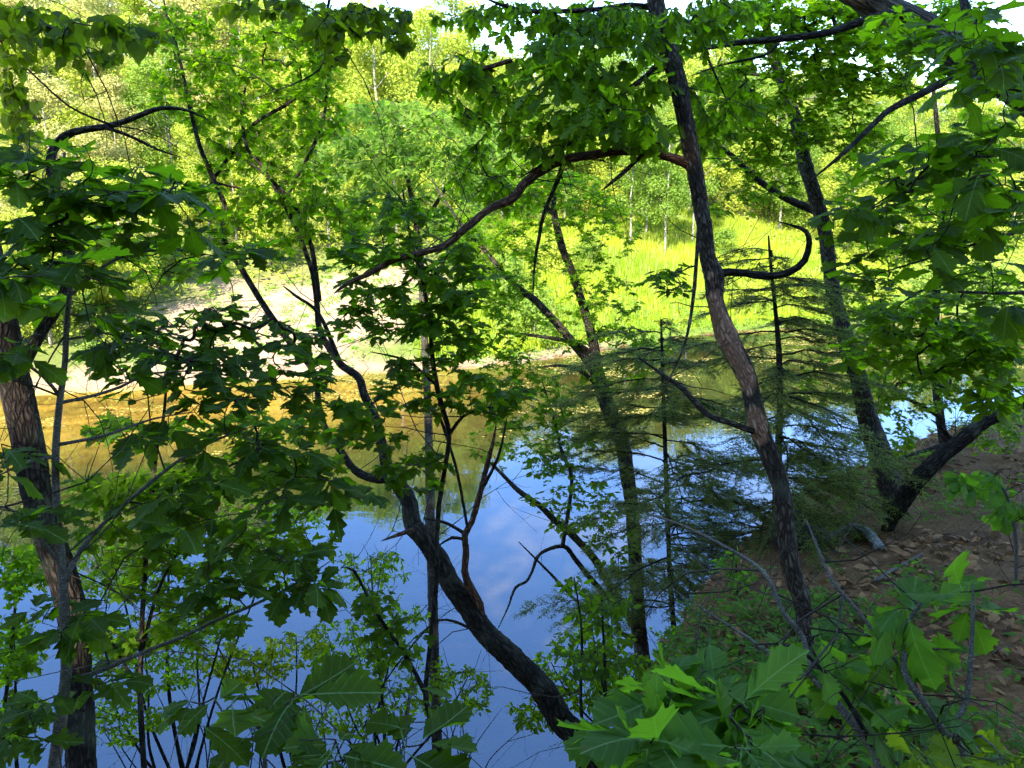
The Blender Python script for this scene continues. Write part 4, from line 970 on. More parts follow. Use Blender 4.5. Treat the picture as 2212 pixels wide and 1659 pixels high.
for c in ((1610, 50, 130, 50, 5.4, .6, 40, .10), (1720, 170, 150, 70, 5.4, .6, 52, .10), (1610, 300, 90, 80, 5.6, .5, 30, .095), (1850, 150, 120, 70, 5.4, .6, 36, .10), (1820, 270, 100, 60, 5.5, .5, 30, .10), (1690, 290, 80, 70, 5.6, .5, 22, .095), (1560, 150, 60, 80, 5.6, .4, 20, .095), (1660, 400, 70, 40, 5.6, .5, 10, .09), (1790, 40, 120, 40, 5.4, .5, 26, .1), (1600, 440, 70, 40, 5.6, .4, 8, .09)):
    t6.cluster(*c, mode='flat', k=7)
for c in ((1720, 10, 180, 30, 5.2, .5, 40, .10), (1900, 60, 110, 50, 5.4, .5, 30, .10), (1960, 150, 90, 60, 5.6, .5, 24, .10), (1740, 90, 160, 40, 5.2, .5, 30, .10), (1900, 330, 90, 60, 5.8, .5, 20, .09), (2050, 30, 110, 40, 5.4, .4, 24, .1)):
    t6.cluster(*c, mode='flat', k=7)

# fallen limb leaning on it
t7 = T('leaning_dead_limb', 'thick dark dead limb slanting down from the right edge onto the bank, hooked lower end', 'dead limb', bark=BARK_DARK, seed=9)
t7.limb([(1886, 1206, 9), (1898, 1190, 15), (1912, 1165, 17), (1924, 1125, 21), (1945, 1090, 26), (1975, 1046, 28), (2015, 1003, 27), (2075, 953, 24), (2125, 913, 21), (2212, 868, 18), (2330, 790, 15), (2480, 650, 9)], 5.6, 5.0, name='trunk', sides=20, rough=.22, step=.02, rs=0.74)
t7.limb([(2060, 962, 9), (2040, 930, 7), (2010, 905, 4)], 5.4, 5.3, rs=0.74)

# slim trunk behind
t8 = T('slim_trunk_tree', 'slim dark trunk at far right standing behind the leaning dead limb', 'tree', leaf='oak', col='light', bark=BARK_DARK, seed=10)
t8.dens = 1.9
t8.limb([(2072, 1130, 15), (2052, 1020, 14), (2035, 930, 11), (2025, 853, 11), (2020, 786, 10), (2020, 690, 10), (2026, 580, 10), (2036, 470, 9), (2034, 380, 8), (2025, 280, 6), (2015, 180, 4)], 8.0, 8.2, name='trunk', sides=12, ground=True, step=.04)
t8.limb([(2030, 900, 6), (1950, 860, 5), (1870, 880, 3)], 8, 7.4)
t8.limb([(2040, 960, 6), (1960, 985, 5), (1880, 1010, 3)], 8, 7.4)
for c in ((1950, 850, 130, 60, 7.2, .7, 44, .095), (2110, 800, 100, 60, 7.4, .6, 22, .095), (1900, 950, 80, 40, 7, .5, 14, .09), (1840, 700, 80, 50, 7, .5, 18, .095), (1990, 500, 120, 70, 7.5, .6, 30, .1), (2120, 620, 90, 60, 7.5, .6, 20, .1)):
    t8.cluster(*c, mode='flat', k=6)

# big old trunk crossing the upper right corner
t9 = T('old_oak', 'thick deeply ridged old trunk crossing the upper right corner, large dark leaves below it', 'tree', leaf='broad', bark=BARK_BIG, seed=11, parts=260)
t9.limb([(3050, 1500, 90, 4.4), (2900, 1050, 88, 4.5), (2640, 600, 80, 4.6), (2420, 340, 72, 4.6), (2260, 215, 66, 4.6), (2120, 140, 58, 4.6), (2000, 70, 50, 4.6), (1900, 15, 44, 4.6), (1780, -60, 36, 4.6), (1600, -200, 34, 4.6)], 4.5, name='trunk', sides=36, rough=.14, ground=True, step=.025, rs=0.82)
t9.limb([(1960, 30, 18), (1925, 30, 14), (1875, 42, 13), (1790, 70, 11), (1708, 82, 10), (1640, 88, 9), (1575, 95, 8), (1520, 105, 7), (1475, 117, 5), (1440, 122, 3)], 4.5, 4.2, mat=BARK_DARK, rs=0.82)
t9.limb([(1572, 95, 5), (1530, 65, 5), (1510, 40, 4), (1500, 0, 3)], 4.3, 4.2, mat=BARK_DARK, rs=0.82)
t9.limb([(2130, 130, 20), (2108, 145, 16), (2040, 177, 12), (1975, 210, 11), (1922, 237, 10), (1885, 270, 9), (1858, 297, 9), (1808, 343, 7), (1748, 392, 5)], 4.5, 4.1, mat=BARK_DARK, rs=0.82)
t9.limb([(1680, 95, 5), (1650, 120, 4), (1560, 140, 4), (1490, 165, 3)], 4.3, 4.3, mat=BARK_DARK, rs=0.82)
t9.limb([(2110, 70, 20), (2090, 30, 18), (2070, -40, 16)], 4.7, 4.9, mat=BARK_DARK, rs=0.82)
t9.limb([(2420, 260, 12, 4.3), (2330, 420, 9, 3.4), (2250, 480, 7, 2.7), (2130, 520, 5, 2.4), (2000, 560, 4, 2.5), (1900, 590, 3, 2.6)], 3, mat=BARK_DARK, rs=0.82)
t9.limb([(2330, 420, 8, 3.4), (2230, 350, 6, 2.6), (2100, 340, 5, 2.3), (1960, 400, 4, 2.4), (1850, 470, 3, 2.5)], 3, mat=BARK_DARK, rs=0.82)
t9.limb([(2330, 300, 8, 3.8), (2240, 190, 6, 2.4), (2160, 130, 4, 2.1), (2080, 100, 3, 2.0)], 3, mat=BARK_DARK, rs=0.82)
t9.limb([(2300, 620, 7, 3.4), (2212, 632, 6, 3.2), (2100, 632, 5, 3.1), (1990, 628, 4, 3.0), (1900, 700, 3, 3.0)], 3, mat=BARK_DARK, rs=0.82)
for c in ((2120, 260, 100, 80, 2.2, .25, 14, .17), (2010, 330, 120, 50, 2.4, .25, 15, .155), (2140, 420, 90, 70, 2.1, .25, 13, .165), (1960, 430, 130, 50, 2.4, .25, 15, .15), (1850, 480, 80, 45, 2.5, .2, 8, .15), (2080, 540, 130, 60, 2.2, .25, 15, .15), (1920, 590, 100, 40, 2.6, .25, 10, .125), (2140, 80, 80, 70, 2.0, .2, 9, .165), (2160, 640, 60, 40, 2.2, .2, 5, .16)):
    t9.cluster(c[0], c[1], c[2] * 1.1, c[3] * 1.1, c[4], c[5], c[6] * .6, c[7] * .92, mode='flat', k=3)
for c in ((1960, 680, 130, 50, 3.0, .3, 24, .10), (2050, 760, 140, 60, 3.1, .3, 26, .10), (1880, 760, 70, 50, 3.2, .3, 12, .10), (2150, 850, 70, 50, 3.0, .3, 9, .12), (2150, 720, 70, 50, 3.0, .3, 10, .11)):
    t9.cluster(*c, mode='flat', k=5, col='white')

# heart-leaved tree reaching in along the top left
t13 = T('basswood_tree', 'twigs of round heart shaped leaves hanging in from the top left corner', 'tree', leaf='heart', bark=BARK, seed=12)
t13.dens = 1.3
t13.limb([(-300, 1750, 40), (-280, 1200, 38), (-250, 600, 34), (-180, 0, 30), (-100, -300, 22)], 3.0, 3.0, name='trunk', sides=16, ground=True, step=.05)
t13.limb([(-180, 0, 16), (-60, -40, 12), (100, -20, 8), (260, -30, 7), (420, -50, 6), (600, -60, 5), (740, -40, 4), (850, -20, 3)], 3.0, 3.0)
t13.limb([(-200, 150, 12), (-60, 60, 6), (30, 20, 5), (110, 60, 4), (180, 100, 3)], 2.9, 2.6)
t13.limb([(720, -40, 4), (700, 60, 4), (690, 150, 3), (560, 210, 2)], 3.0, 3.2)
for c in ((80, 50, 120, 50, 2.7, .3, 22, .075), (200, 100, 80, 50, 2.7, .2, 10, .07), (250, 50, 40, 30, 2.3, .1, 4, .085), (310, 75, 40, 30, 2.3, .1, 3, .085), (50, 250, 50, 50, 2.7, .2, 5, .07), (30, 150, 50, 60, 2.7, .2, 7, .075), (800, 40, 90, 45, 3.0, .3, 24, .07), (870, 90, 40, 30, 3.0, .2, 6, .065), (700, 60, 40, 50, 2.8, .2, 6, .075), (560, 10, 110, 20, 2.9, .2, 10, .07), (740, 130, 40, 30, 3, .2, 4, .06)):
    t13.cluster(*c, mode='hang', k=3)

# pale young tree lower down the slope
t14 = T('pale_young_tree', 'young tree with pale bluish green leaves in the upper centre, standing out over the pond', 'tree', leaf='ovate', col='pale', seed=13, parts=60)
t14.dens = 1.3
t14.limb([(930, 1120, 12), (925, 900, 10), (915, 700, 9), (905, 520, 8), (880, 380, 6), (860, 280, 4), (850, 220, 2)], 10.5, 10.8, name='trunk', sides=10, ground=True, step=.08)
t14.limb([(907, 540, 6), (840, 420, 5), (780, 350, 3)], 10.6, 10.2)
t14.limb([(905, 500, 6), (980, 380, 5), (1040, 300, 3)], 10.6, 10.4)
t14.limb([(915, 650, 6), (980, 520, 5), (1010, 450, 3)], 10.6, 10.4)
for c in ((840, 270, 130, 60, 10.5, 1, 60, .17), (780, 350, 110, 60, 10.3, 1, 50, .17), (980, 290, 100, 60, 10.5, 1, 44, .16), (900, 370, 120, 50, 10.5, 1, 44, .16), (1020, 440, 70, 60, 10.5, 1, 26, .15), (800, 450, 90, 50, 10.5, 1, 22, .15), (700, 330, 80, 60, 10.5, 1, 24, .15), (950, 470, 90, 50, 10.5, 1, 26, .15), (1060, 330, 70, 60, 10.5, 1, 24, .15)):
    t14.cluster(*c, mode='any', k=7)

# hemlock
NEEDLE = far_leaf('hemlock_needles', (0.095, 0.130, 0.024), (0.180, 0.215, 0.045), (0.24, 0.32, 0.04), tw=0.5)
def hemlock(name, label, path, d, seed, y0, y1, lmax, nb):
    r = np.random.default_rng(seed)
    t = T(name, label, 'tree', bark=BARK_DARK, seed=seed)
    t.limb(path, d, d, name='trunk', sides=10, ground=True, step=.04)
    Vs, Fs, Bs = [], [], []; off = 0; C, U, Nn = [], [], []
    tr = np.array([(p[0], p[1]) for p in path][::-1])
    for i in range(nb):
        f = (i + r.uniform(0, 1)) / nb; y = y0 + (y1 - y0) * f
        x = np.interp(y, tr[:, 1], tr[:, 0]); o = at(x, y, d)
        a = r.uniform(0, 6.28); L = lmax * (0.35 + 0.65 * math.sin(min(1, f * 1.3 + .12) * math.pi * .6)) * r.uniform(.6, 1.1)
        dv = np.array([math.cos(a), math.sin(a) * .8, 0]); tt = np.linspace(0, 1, 9)
        Q = o + dv * (tt * L)[:, None] + np.array([0, 0, 1]) * ((0.10 * tt - 0.28 * tt ** 2) * L)[:, None] + r.normal(0, .012, (9, 3))
        t.limb3(list(Q), list(0.0045 * (1.15 - tt) * (.5 + L)), sides=6, rough=0, step=.12)
        sd = np.cross(dv, (0, 0, 1))
        for k in range(int(40 * L) + 10):
            q = r.uniform(.12, 1); b = Q[0] + (Q[-1] - Q[0]) * 0
            b = np.array([np.interp(q, tt, Q[:, j]) for j in range(3)])
            l = (0.42 * (1 - q) + .12) * L * r.uniform(.5, 1.1) * .75; s_ = 1 if k % 2 else -1
            e = b + (dv * .75 + sd * s_ * r.uniform(.5, 1.1)) * l + np.array([0, 0, -1]) * l * r.uniform(.05, .4)
            V, F, B = tube_geo(np.stack([b, (b + e) / 2 + r.normal(0, .01, 3), e]), np.array([.0022, .0017, .001]), 3, 0, 0, off, caps=False); off += len(V); Vs.append(V); Fs.append(F); Bs.append(B)
            n = int(l / 0.0075) + 3; g = r.uniform(.08, 1.03, n)
            C.append(b + (e - b) * g[:, None]); dd = (e - b) / (np.linalg.norm(e - b) + 1e-9)
            sp = np.cross(dd, (0, 0, 1)); sg = np.where(r.random(n) < .5, 1, -1)
            U.append(dd * .55 + sp * sg[:, None] * .9 + r.normal(0, .35, (n, 3))); Nn.append(np.array([0, 0, 1.0]) + r.normal(0, .4, (n, 3)))
    C, U, Nn = np.vstack(C), np.vstack(U), np.vstack(Nn); U /= np.linalg.norm(U, axis=1)[:, None]
    B = np.cross(Nn, U); B /= np.linalg.norm(B, axis=1)[:, None] + 1e-9; n = len(C); L = 0.045 * r.uniform(.7, 1.3, n)
    V = np.stack([C - B * .0030, C + B * .0030, C + U * L[:, None]], 1).reshape(-1, 3)
    o = link('needles', mesh_np('needles', V - t.base, np.arange(3 * n).reshape(n, 3), NEEDLE, vattr={'tint': np.repeat(r.uniform(0, 1, n), 3)}), t.root); o['kind'] = 'stuff'
    o = link('twigs', mesh_np('twigs', np.vstack(Vs) - t.base, np.vstack(Fs), TWIG, smooth=True, cattr={'bark': np.vstack(Bs)}), t.root); o['kind'] = 'stuff'
hemlock('hemlock_tree', 'feathery dark needled evergreen behind the curving trunk, right of centre', [(1676, 1620, 9), (1672, 1506, 9), (1668, 1340, 9), (1676, 1150, 9), (1682, 970, 9), (1685, 853, 8), (1682, 753, 7), (1675, 670, 5), (1665, 573, 4), (1660, 510, 2)], 5.6, 21, 530, 1200, 1.2, 60)
hemlock('young_hemlock', 'smaller thin stemmed needled evergreen between the forked trunk and the curving trunk', [(1460, 1420, 8), (1457, 1373, 7), (1447, 1240, 6), (1440, 1053, 6), (1434, 886, 5), (1430, 760, 4), (1428, 690, 2)], 6.0, 22, 695, 1320, 1.15, 66)

# ------------------------------------------------------------------ shrubs below the viewpoint
def shrub(name, label, base, d, cl, leaf='ovate', col='light', seed=0, k=6, bare=0, parts=70):
    t = T(name, label, 'shrub', leaf=leaf, col=col, bark=BARK_DARK, seed=seed, parts=parts); r = np.random.default_rng(seed); t.dens = 1.5
    first = True
    for c in cl:
        bx = base[0] + r.uniform(-30, 30); cx, cy, cd = c[0], c[1], c[4]
        P = [at(bx, base[1], d), at(bx * .65 + cx * .35 + r.uniform(-25, 25), base[1] * .62 + cy * .38, d * .6 + cd * .4), at(bx * .25 + cx * .75, base[1] * .22 + cy * .78, cd), at(cx, cy - c[3] * .6, cd)]
        if first:
            t.limb3(P, [.013, .010, .007, .003], 'stem', 8, .05, True); first = False
        else: t.limb3(P, [.011, .008, .006, .003], 'stem', 6, .05, True)
        t.cluster(*c, mode='any', k=k)
    for _ in range(bare):
        x0 = base[0] + r.uniform(-220, 220); x1 = x0 + r.uniform(-160, 160); yt = base[1] - r.uniform(120, 380)
        P = [at(x0, base[1], d), at((x0 + x1) / 2 + r.uniform(-40, 40), (base[1] + yt) / 2, d + r.uniform(-.2, .2)), at(x1, yt, d + r.uniform(-.4, .4))]
        t.limb3(P, [.005, .0035, .0012], 'stem', 5, 0, False, step=.1)
    return t
shrub('waterside_shrub', 'small leaved light green shrub at lower left in front of the water', (380, 1720), 4.6, ((350, 1090, 150, 70, 4.6, .6, 34, .065), (520, 1230, 110, 60, 4.7, .5, 30, .062), (240, 1230, 110, 60, 4.5, .5, 30, .065), (310, 1430, 130, 80, 4.5, .5, 50, .062), (620, 1110, 110, 50, 4.8, .5, 26, .062), (440, 1330, 90, 60, 4.6, .5, 24, .062), (250, 1560, 120, 50, 4.4, .4, 28, .06)), seed=31, bare=9)
shrub('sunlit_shrub', 'yellow green sunlit shrub low down left of the leaning trunk', (650, 1720), 4.9, ((540, 1440, 90, 45, 4.9, .4, 34, .062), (640, 1400, 80, 40, 4.9, .4, 24, .062), (470, 1420, 60, 40, 4.9, .3, 14, .06)), col='yellow', seed=32, bare=14)
shrub('twiggy_shrub', 'bare twiggy shrub with sparse small leaves below the leaning dark trunk', (840, 1720), 4.7, ((800, 1230, 90, 50, 4.9, .5, 22, .062), (760, 1390, 110, 60, 4.8, .5, 34, .062), (890, 1480, 90, 60, 4.7, .5, 28, .06), (740, 1530, 110, 60, 4.6, .5, 24, .06), (1010, 1500, 60, 60, 4.8, .4, 16, .065), (850, 1330, 70, 50, 4.8, .4, 14, .06)), seed=33, bare=20)
shrub('bank_edge_shrub', 'fresh green small leaved shrub between the leaning trunk and the forked trunk base', (1380, 1700), 4.8, ((1280, 1390, 90, 45, 4.9, .4, 30, .075), (1380, 1470, 100, 50, 4.8, .4, 34, .075), (1190, 1460, 60, 50, 4.8, .3, 16, .07), (1480, 1400, 60, 60, 4.8, .4, 18, .075), (1290, 1500, 90, 40, 4.7, .3, 20, .075), (1150, 1540, 60, 40, 4.6, .3, 12, .07)), seed=34, bare=5)
shrub('cherry_shrub', 'sprays of pointed oval leaves in front of the lower forked trunk', (1330, 1740), 3.6, ((1300, 1320, 70, 40, 3.7, .3, 9, .085), (1290, 1430, 90, 40, 3.6, .3, 9, .085), (1240, 1260, 30, 20, 3.7, .2, 2, .08)), col='oak', seed=35, k=5)
shrub('left_edge_shrub', 'light leaved shrub rising beside the thick trunk at the left edge', (20, 1740), 3.8, ((40, 1230, 70, 60, 3.9, .3, 16, .075), (30, 1400, 70, 80, 3.9, .3, 20, .07), (40, 1560, 70, 60, 3.8, .3, 14, .07)), leaf='maple', seed=36, bare=3)
shrub('bank_crest_shrub', 'low light green sprig at the top of the bank beside the curving trunk', (1590, 1480), 4.6, ((1590, 1230, 50, 40, 4.4, .2, 8, .085), (1620, 1330, 60, 40, 4.4, .2, 10, .08), (1520, 1350, 40, 40, 4.5, .2, 6, .08)), col='fresh', seed=37, k=4)

# ------------------------------------------------------------------ oak seedlings close to the viewpoint
s1 = T('oak_seedling', 'few broad flat toothed leaves on a forked stem along the bottom left edge', 'sapling', leaf='broad', col='oak', bark=BARK_THIN, seed=41)
s1.limb([(573, 1760, 5), (573, 1659, 5), (573, 1590, 4), (605, 1530, 3)], 1.55, 1.55, name='stem', sides=8, rough=0, ground=True)
s1.limb([(573, 1590, 4), (545, 1560, 3), (480, 1540, 2)], 1.55, 1.5, name='stem', sides=6, rough=0)
s1.limb([(575, 1700, 4), (700, 1650, 3), (860, 1630, 2)], 1.5, 1.45, name='stem', sides=6, rough=0)
for c in ((490, 1515, 120, 20, 1.55, .1, 1.5, .19), (660, 1490, 90, 15, 1.6, .1, 1, .19), (470, 1575, 80, 12, 1.5, .1, 1, .19), (700, 1610, 110, 20, 1.45, .1, 1.5, .18), (870, 1605, 80, 20, 1.45, .1, 1, .19), (920, 1490, 40, 15, 1.6, .1, .5, .18)):
    s1.cluster(*c, mode='flat', k=2)
s2 = T('broad_leaf_seedling', 'cluster of very large fresh green oak leaves at the bottom edge right of centre', 'sapling', leaf='broad', col='fresh', bark=BARK_THIN, seed=42)
s2.limb([(1560, 1800, 6), (1550, 1690, 5), (1530, 1600, 4), (1545, 1500, 3)], 1.5, 1.5, name='stem', sides=8, rough=0, ground=True)
s2.limb([(1540, 1640, 4), (1450, 1590, 3), (1360, 1580, 2)], 1.5, 1.4, name='stem', sides=6, rough=0)
s2.limb([(1535, 1600, 4), (1600, 1560, 3), (1650, 1530, 2)], 1.5, 1.4, name='stem', sides=6, rough=0)
for c in ((1340, 1590, 90, 40, 1.4, .12, 5, .165), (1500, 1480, 90, 40, 1.55, .12, 6, .165), (1620, 1550, 60, 50, 1.4, .1, 5, .175), (1450, 1610, 80, 30, 1.3, .1, 3, .17), (1580, 1620, 60, 30, 1.25, .08, 2, .17), (1430, 1540, 60, 30, 1.5, .1, 2, .15)):
    s2.cluster(c[0], c[1], c[2], c[3], c[4], c[5], c[6] * .7, c[7] * 1.15, mode='any', k=3)
s3 = T('lichened_seedling', 'grey lichened sapling stem leaning left in the lower right, broad leaves beside it', 'sapling', leaf='broad', col='fresh', bark=BARK_THIN, seed=43)
s3.limb([(1920, 1720, 14), (1898, 1640, 12), (1875, 1600, 11), (1825, 1540, 9), (1775, 1483, 8), (1752, 1456, 7), (1748, 1423, 6), (1728, 1366, 6), (1692, 1323, 5), (1662, 1256, 5), (1635, 1223, 4), (1575, 1186, 4), (1475, 1136, 3), (1400, 1110, 2)], 1.75, 2.0, name='stem', sides=12, rough=.08, ground=True, step=.02)
s3.limb([(1752, 1460, 6), (1702, 1440, 5), (1652, 1403, 5), (1618, 1380, 4), (1525, 1320, 3), (1450, 1270, 2)], 1.83, 2.0, rough=.05)
s3.limb([(1885, 1610, 7), (1825, 1506, 6), (1775, 1446, 5), (1722, 1400, 5), (1675, 1391, 4), (1628, 1393, 3)], 1.76, 1.8, mat=BARK_DARK, rough=.05)
for c in ((1790, 1400, 60, 40, 1.9, .1, 3, .15), (1760, 1440, 100, 25, 1.85, .1, 3, .15), (1880, 1500, 70, 30, 1.85, .1, 3, .16), (1850, 1440, 60, 25, 1.9, .1, 2, .14)):
    s3.cluster(c[0], c[1], c[2], c[3], c[4], c[5], c[6] * .5, c[7] * 1.25, mode='any', k=3)
s4 = T('pale_twig_seedling', 'pale grey forked twig with broad green leaves in the bottom right corner', 'sapling', leaf='broad', col='fresh', bark=BARK_THIN, seed=44)
s4.limb([(2100, 1740, 11), (2085, 1659, 10), (2068, 1606, 9), (2042, 1586, 8), (1995, 1516, 7), (1955, 1456, 7), (1955, 1406, 6), (1962, 1346, 6), (1992, 1300, 4)], 1.7, 1.8, name='stem', sides=10, rough=.06, ground=True, step=.02)
s4.limb([(1958, 1460, 6), (1945, 1440, 5), (1850, 1316, 5), (1798, 1256, 5), (1762, 1173, 4), (1742, 1123, 3)], 1.78, 1.9, rough=.05)
s4.limb([(2068, 1606, 7), (2065, 1556, 7), (2088, 1516, 6), (2098, 1406, 6), (2102, 1306, 5), (2102, 1262, 4)], 1.72, 1.75, rough=.05)
s4.limb([(2060, 1600, 4), (2120, 1590, 4), (2170, 1640, 3)], 1.72, 1.6, rough=.05)
for c in ((1960, 1330, 40, 25, 1.85, .08, 3, .15), (2080, 1300, 45, 25, 1.8, .08, 3, .14), (2010, 1400, 90, 40, 1.85, .1, 6, .12), (2000, 1560, 70, 30, 1.75, .08, 2, .15)):
    s4.cluster(c[0], c[1], c[2], c[3], c[4], c[5], c[6] * .5, c[7] * 1.2, mode='any', k=2)
s4.cluster(2080, 1640, 130, 20, 1.6, .08, 3, .11, mode='any', k=4, col='yellow')
s5 = T('bank_maple_seedling', 'small seedling with drooping lobed leaves at the right edge above the bare soil', 'sapling', leaf='broad', col='fresh', bark=BARK_THIN, seed=45)
s5.limb([(2195, 1210, 4), (2190, 1130, 4), (2170, 1060, 3), (2140, 1030, 2)], 4.0, 4.0, name='stem', sides=6, rough=0, ground=True)
s5.cluster(2130, 1035, 70, 30, 4.0, .2, 8, .14, mode='hang', k=4)
s5.cluster(2180, 1110, 40, 30, 4.0, .2, 4, .13, mode='hang', k=4)

for c in ((1870, 560, 110, 60, 7, .6, 22, .10), (2060, 420, 130, 70, 7.3, .6, 30, .10), (2120, 300, 90, 80, 7.3, .6, 26, .10), (1900, 400, 110, 60, 7, .6, 22, .10), (2160, 480, 60, 80, 7.3, .6, 16, .10), (1850, 640, 80, 50, 6.8, .5, 16, .09), (1960, 760, 130, 60, 7, .6, 30, .09), (2140, 940, 70, 40, 7, .5, 12, .09), (1780, 820, 60, 60, 6.6, .4, 12, .085)):
    t8.cluster(*c, mode='flat', k=6)
t9.cluster(2080, 90, 130, 80, 3.2, .4, 16, .13, mode='flat', k=4)
t9.cluster(1950, 60, 90, 60, 3.6, .4, 12, .12, mode='flat', k=4, col='white')
t9.cluster(2140, 170, 80, 50, 2.8, .3, 8, .14, mode='flat', k=4)
for t in ALL:
    if t is t5: t.tips = [(q[0], q[1], q[2], q[3], 'broad' if i % 3 == 0 else q[4], q[5]) for i, q in enumerate(t.tips)]
    if t.cat == 'tree' and t.tips: t.nbare = 44
    if 'hemlock' in t.name: t.nbare = 0
    t.finish()
# ------------------------------------------------------------------ the ground of the near bank
def bank_points(n, rng, x0=-1.2, x1=9, y0=.5, y1=14, edge=-0.6):
    X = np.column_stack([rng.uniform(x0, x1, n), y0 + (y1 - y0) * rng.uniform(0, 1, n) ** 1.5])
    k = n // 5; X = np.vstack([X, np.column_stack([rng.uniform(-.9, 1.8, k), rng.uniform(.7, 3.6, k)])])
    return X[sdist(X, EDGE) > edge]
def litter():
    r = np.random.default_rng(51); X = bank_points(62000, r, edge=-0.4); n = fbm(X * 1.1, 90)
    X = X[n + r.normal(0, .2, len(X)) > -0.02]; n = len(X); a = r.uniform(0, 6.28, n)
    pos = np.column_stack([X, height(X) + r.uniform(.004, .035, n)]); Dv = np.column_stack([np.cos(a), np.sin(a), r.normal(0, .35, n)])
    m = leaf_material('dry_leaf', (0.050, 0.024, 0.010), (0.42, 0.22, 0.10), (0.2, 0.1, 0.04), True, veins=False, tw=.1, rough=.8, spec=.1)
    tag(link('leaf_litter', scatter_leaves('leaf_litter', pos, Dv, np.array([0, 0, 1.0]) + r.normal(0, .55, (n, 3)), r.uniform(.02, .10, n) ** 1.0, ('ovate', 'leaflet', 'ovate', 'oak'), m, r)), 'brown dry leaves littering the soil of the near bank', 'leaf litter', kind='stuff')
    X = bank_points(20000, r, edge=-0.9); n = fbm(X * .9, 95); s = sdist(X, EDGE)
    X = X[(n + r.normal(0, .12, len(X)) + 0.3 * (s < 0.7) > 0.12)]; n = len(X)
    b = np.column_stack([X, height(X) + r.uniform(.02, .14, n)]); k = 4; a = (r.uniform(0, 6.28, n)[:, None] + np.arange(k) * 1.7).ravel(); N_ = n * k
    Dv = np.column_stack([np.cos(a), np.sin(a), r.normal(-.05, .25, N_)]); pos = np.repeat(b, k, 0) + Dv * .012; keep = r.random(N_) < .8
    tag(link('ground_cover', scatter_leaves('ground_cover', pos[keep], Dv[keep], (np.array([0, 0, 1.0]) + r.normal(0, .35, (N_, 3)))[keep], r.uniform(.025, .065, N_)[keep], ('leaflet', 'ovate'), leafmat('fresh', True), r)), 'small green plants and moss scattered over the near bank', 'ground cover', kind='stuff')
    X = bank_points(45000, r, edge=-1.4); n = fbm(X * 1.3, 97); s = sdist(X, EDGE)
    X = X[n + 0.3 * (s < .7) + r.normal(0, .1, len(X)) > 0.16]; P = np.column_stack([X, height(X) - .005])
    V, F = blades(P, .06, .003, r, .9)
    m = far_leaf('bank_moss', (0.045, 0.065, 0.012), (0.10, 0.13, 0.028), (.08, .12, .02), tw=.2)
    tag(link('bank_grass', mesh_np('bank_grass', V, F, m, vattr={'tint': np.repeat(r.uniform(0, 1, len(X)), 3)})), 'sparse short olive grass along the crest of the near bank', 'grass', kind='stuff')
    Vs, Fs, Bs = [], [], []; off = 0
    X = bank_points(420, r)
    for x, y in X:
        a = r.uniform(0, 6.28); l = r.uniform(.06, .35); e = np.array([x + math.cos(a) * l, y + math.sin(a) * l])
        q = np.array([(x, y, hz(x, y) + .012), ((x + e[0]) / 2 + r.normal(0, .02), (y + e[1]) / 2 + r.normal(0, .02), hz((x + e[0]) / 2, (y + e[1]) / 2) + .022), (e[0], e[1], hz(*e) + .012)])
        V, F, B = tube_geo(q, np.array([1, .8, .4]) * r.uniform(.002, .006), 4, 0, 0, off); off += len(V); Vs.append(V); Fs.append(F); Bs.append(B)
    tag(link('fallen_twigs', mesh_np('fallen_twigs', np.vstack(Vs), np.vstack(Fs), BARK_THIN, smooth=True, cattr={'bark': np.vstack(Bs)})), 'thin fallen twigs strewn over the near bank', 'twigs', kind='stuff')
litter()

def ground_hit(x, y):
    """where the view through photo point (x, y) meets the ground"""
    dd = np.arange(1.0, 30, .03); P = np.stack([at(x, y, d) for d in dd])
    return P[int(np.argmax(P[:, 2] <= height(P[:, :2])))]
def boulder():
    c = ground_hit(1752, 1168); r = np.random.default_rng(4)
    import bmesh
    bm = bmesh.new(); bmesh.ops.create_icosphere(bm, subdivisions=4, radius=1)
    V = np.array([v.co for v in bm.verts]); s = 1 + .22 * fbm(V * 1.3, 8) + .06 * fbm(V * 5, 9)
    for v, q in zip(bm.verts, V * s[:, None] * np.array([.2, .2, .15])): v.co = q
    me = D.meshes.new('boulder'); bm.to_mesh(me); bm.free(); me.materials.append(plain_material('boulder_stone', (.018, .02, .016), (.055, .058, .045), 9, .9, .6))
    for p in me.polygons: p.use_smooth = True
    o = link('boulder', me, loc=(c[0] - .1, c[1], c[2] + .06)); tag(o, 'small dark mossy boulder at the crest of the bank by the curving trunk', 'boulder')
boulder()
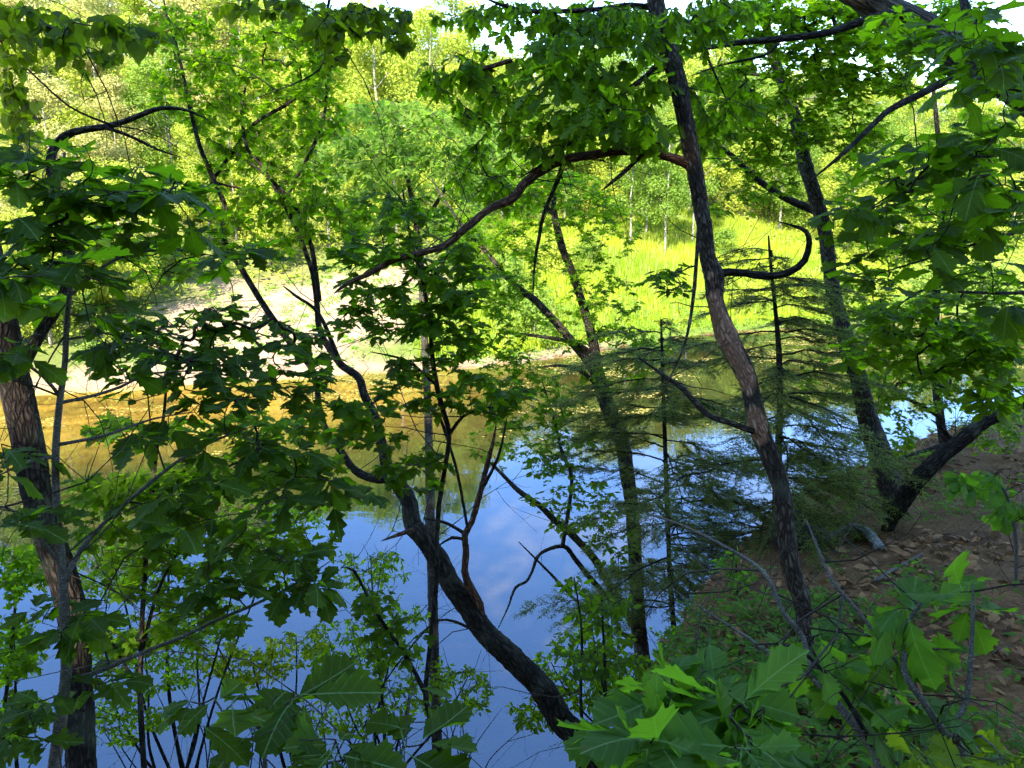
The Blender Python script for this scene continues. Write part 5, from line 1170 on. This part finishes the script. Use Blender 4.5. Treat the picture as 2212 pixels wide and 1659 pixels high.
def log():
    P = [ground_hit(x, y) + np.array([0, 0, h]) for x, y, h in ((1775, 1180, .02), (1800, 1168, .05), (1835, 1160, .07), (1870, 1166, .06), (1900, 1190, .02))]
    b = P[0].copy(); LM_ = bark_material('bark_lichen_log', (.08, .075, .06), (.2, .2, .17), (.36, .37, .32), scale=40, stretch=.6, bump=.6, lichen=.6)
    me, _, _ = tube_mesh('lichen_log', P, [.012, .022, .03, .034, .03], LM_, .02, 12, .2, 5, b)
    tag(link('lichen_log', me, loc=b), 'short curved grey log crusted with lichen on the bank beside the dead limb', 'log')
log()
def stick(pts, r0, label):
    P = [ground_hit(x, y) + np.array([0, 0, .03]) for x, y in pts]; b = P[0].copy()
    me, _, _ = tube_mesh('fallen_stick', P, np.linspace(r0, r0 * .5, len(P)), BARK_THIN, .04, 8, .1, 3, b)
    tag(link('fallen_stick', me, loc=b), label, 'stick')
stick([(1890, 1265), (1940, 1235), (1992, 1206)], .014, 'straight pale stick lying on the bank below the dead limb')
stick([(1995, 1465), (2040, 1468), (2075, 1470)], .010, 'short pale horizontal stick on the soil in the lower right')
for i, (x, y, lab) in enumerate(((2045, 1365, 'withered orange brown fern frond on the soil, upper of the two beside the pale twig'), (2125, 1425, 'withered orange brown fern frond on the soil, lower of the two beside the pale twig'))):
    g = ground_hit(x, y); root = empty('dry_frond', g); tag(root, lab, 'fern frond')
    r = np.random.default_rng(i); DM = leaf_material('dry_frond_%d' % i, (.20, .10, .045), (.34, .18, .08), (.3, .15, .05), False, veins=False, tw=.2)
    tip = np.array([.16, -.02, .05]); st = [np.zeros(3), tip * .5 + np.array([0, 0, .05]), tip]
    me, _, _ = tube_mesh('stalk', st, [.003, .0025, .0015], BARK_THIN, .02, 6); link('stalk', me, root)
    P, F, UV = leafgeo('leaflet')[0]; lm = mesh_np('leaflet', P, F, DM, uv=UV)
    for k in range(12):
        t = .2 + .8 * k / 12; o = link('leaflet', lm, root); q = tip * t + np.array([0, 0, .08 * t * (1 - t) * 2]); s_ = 1 if k % 2 else -1
        R = frame(np.array([.5, s_ * .9, -.4]) + r.normal(0, .15, 3), np.array([0, 0, 1.0]) + r.normal(0, .3, 3)); sz = .07 * (1.1 - .5 * t)
        o.matrix_basis = Matrix([[*(R[j] * sz), q[j]] for j in range(3)] + [[0, 0, 0, 1]])
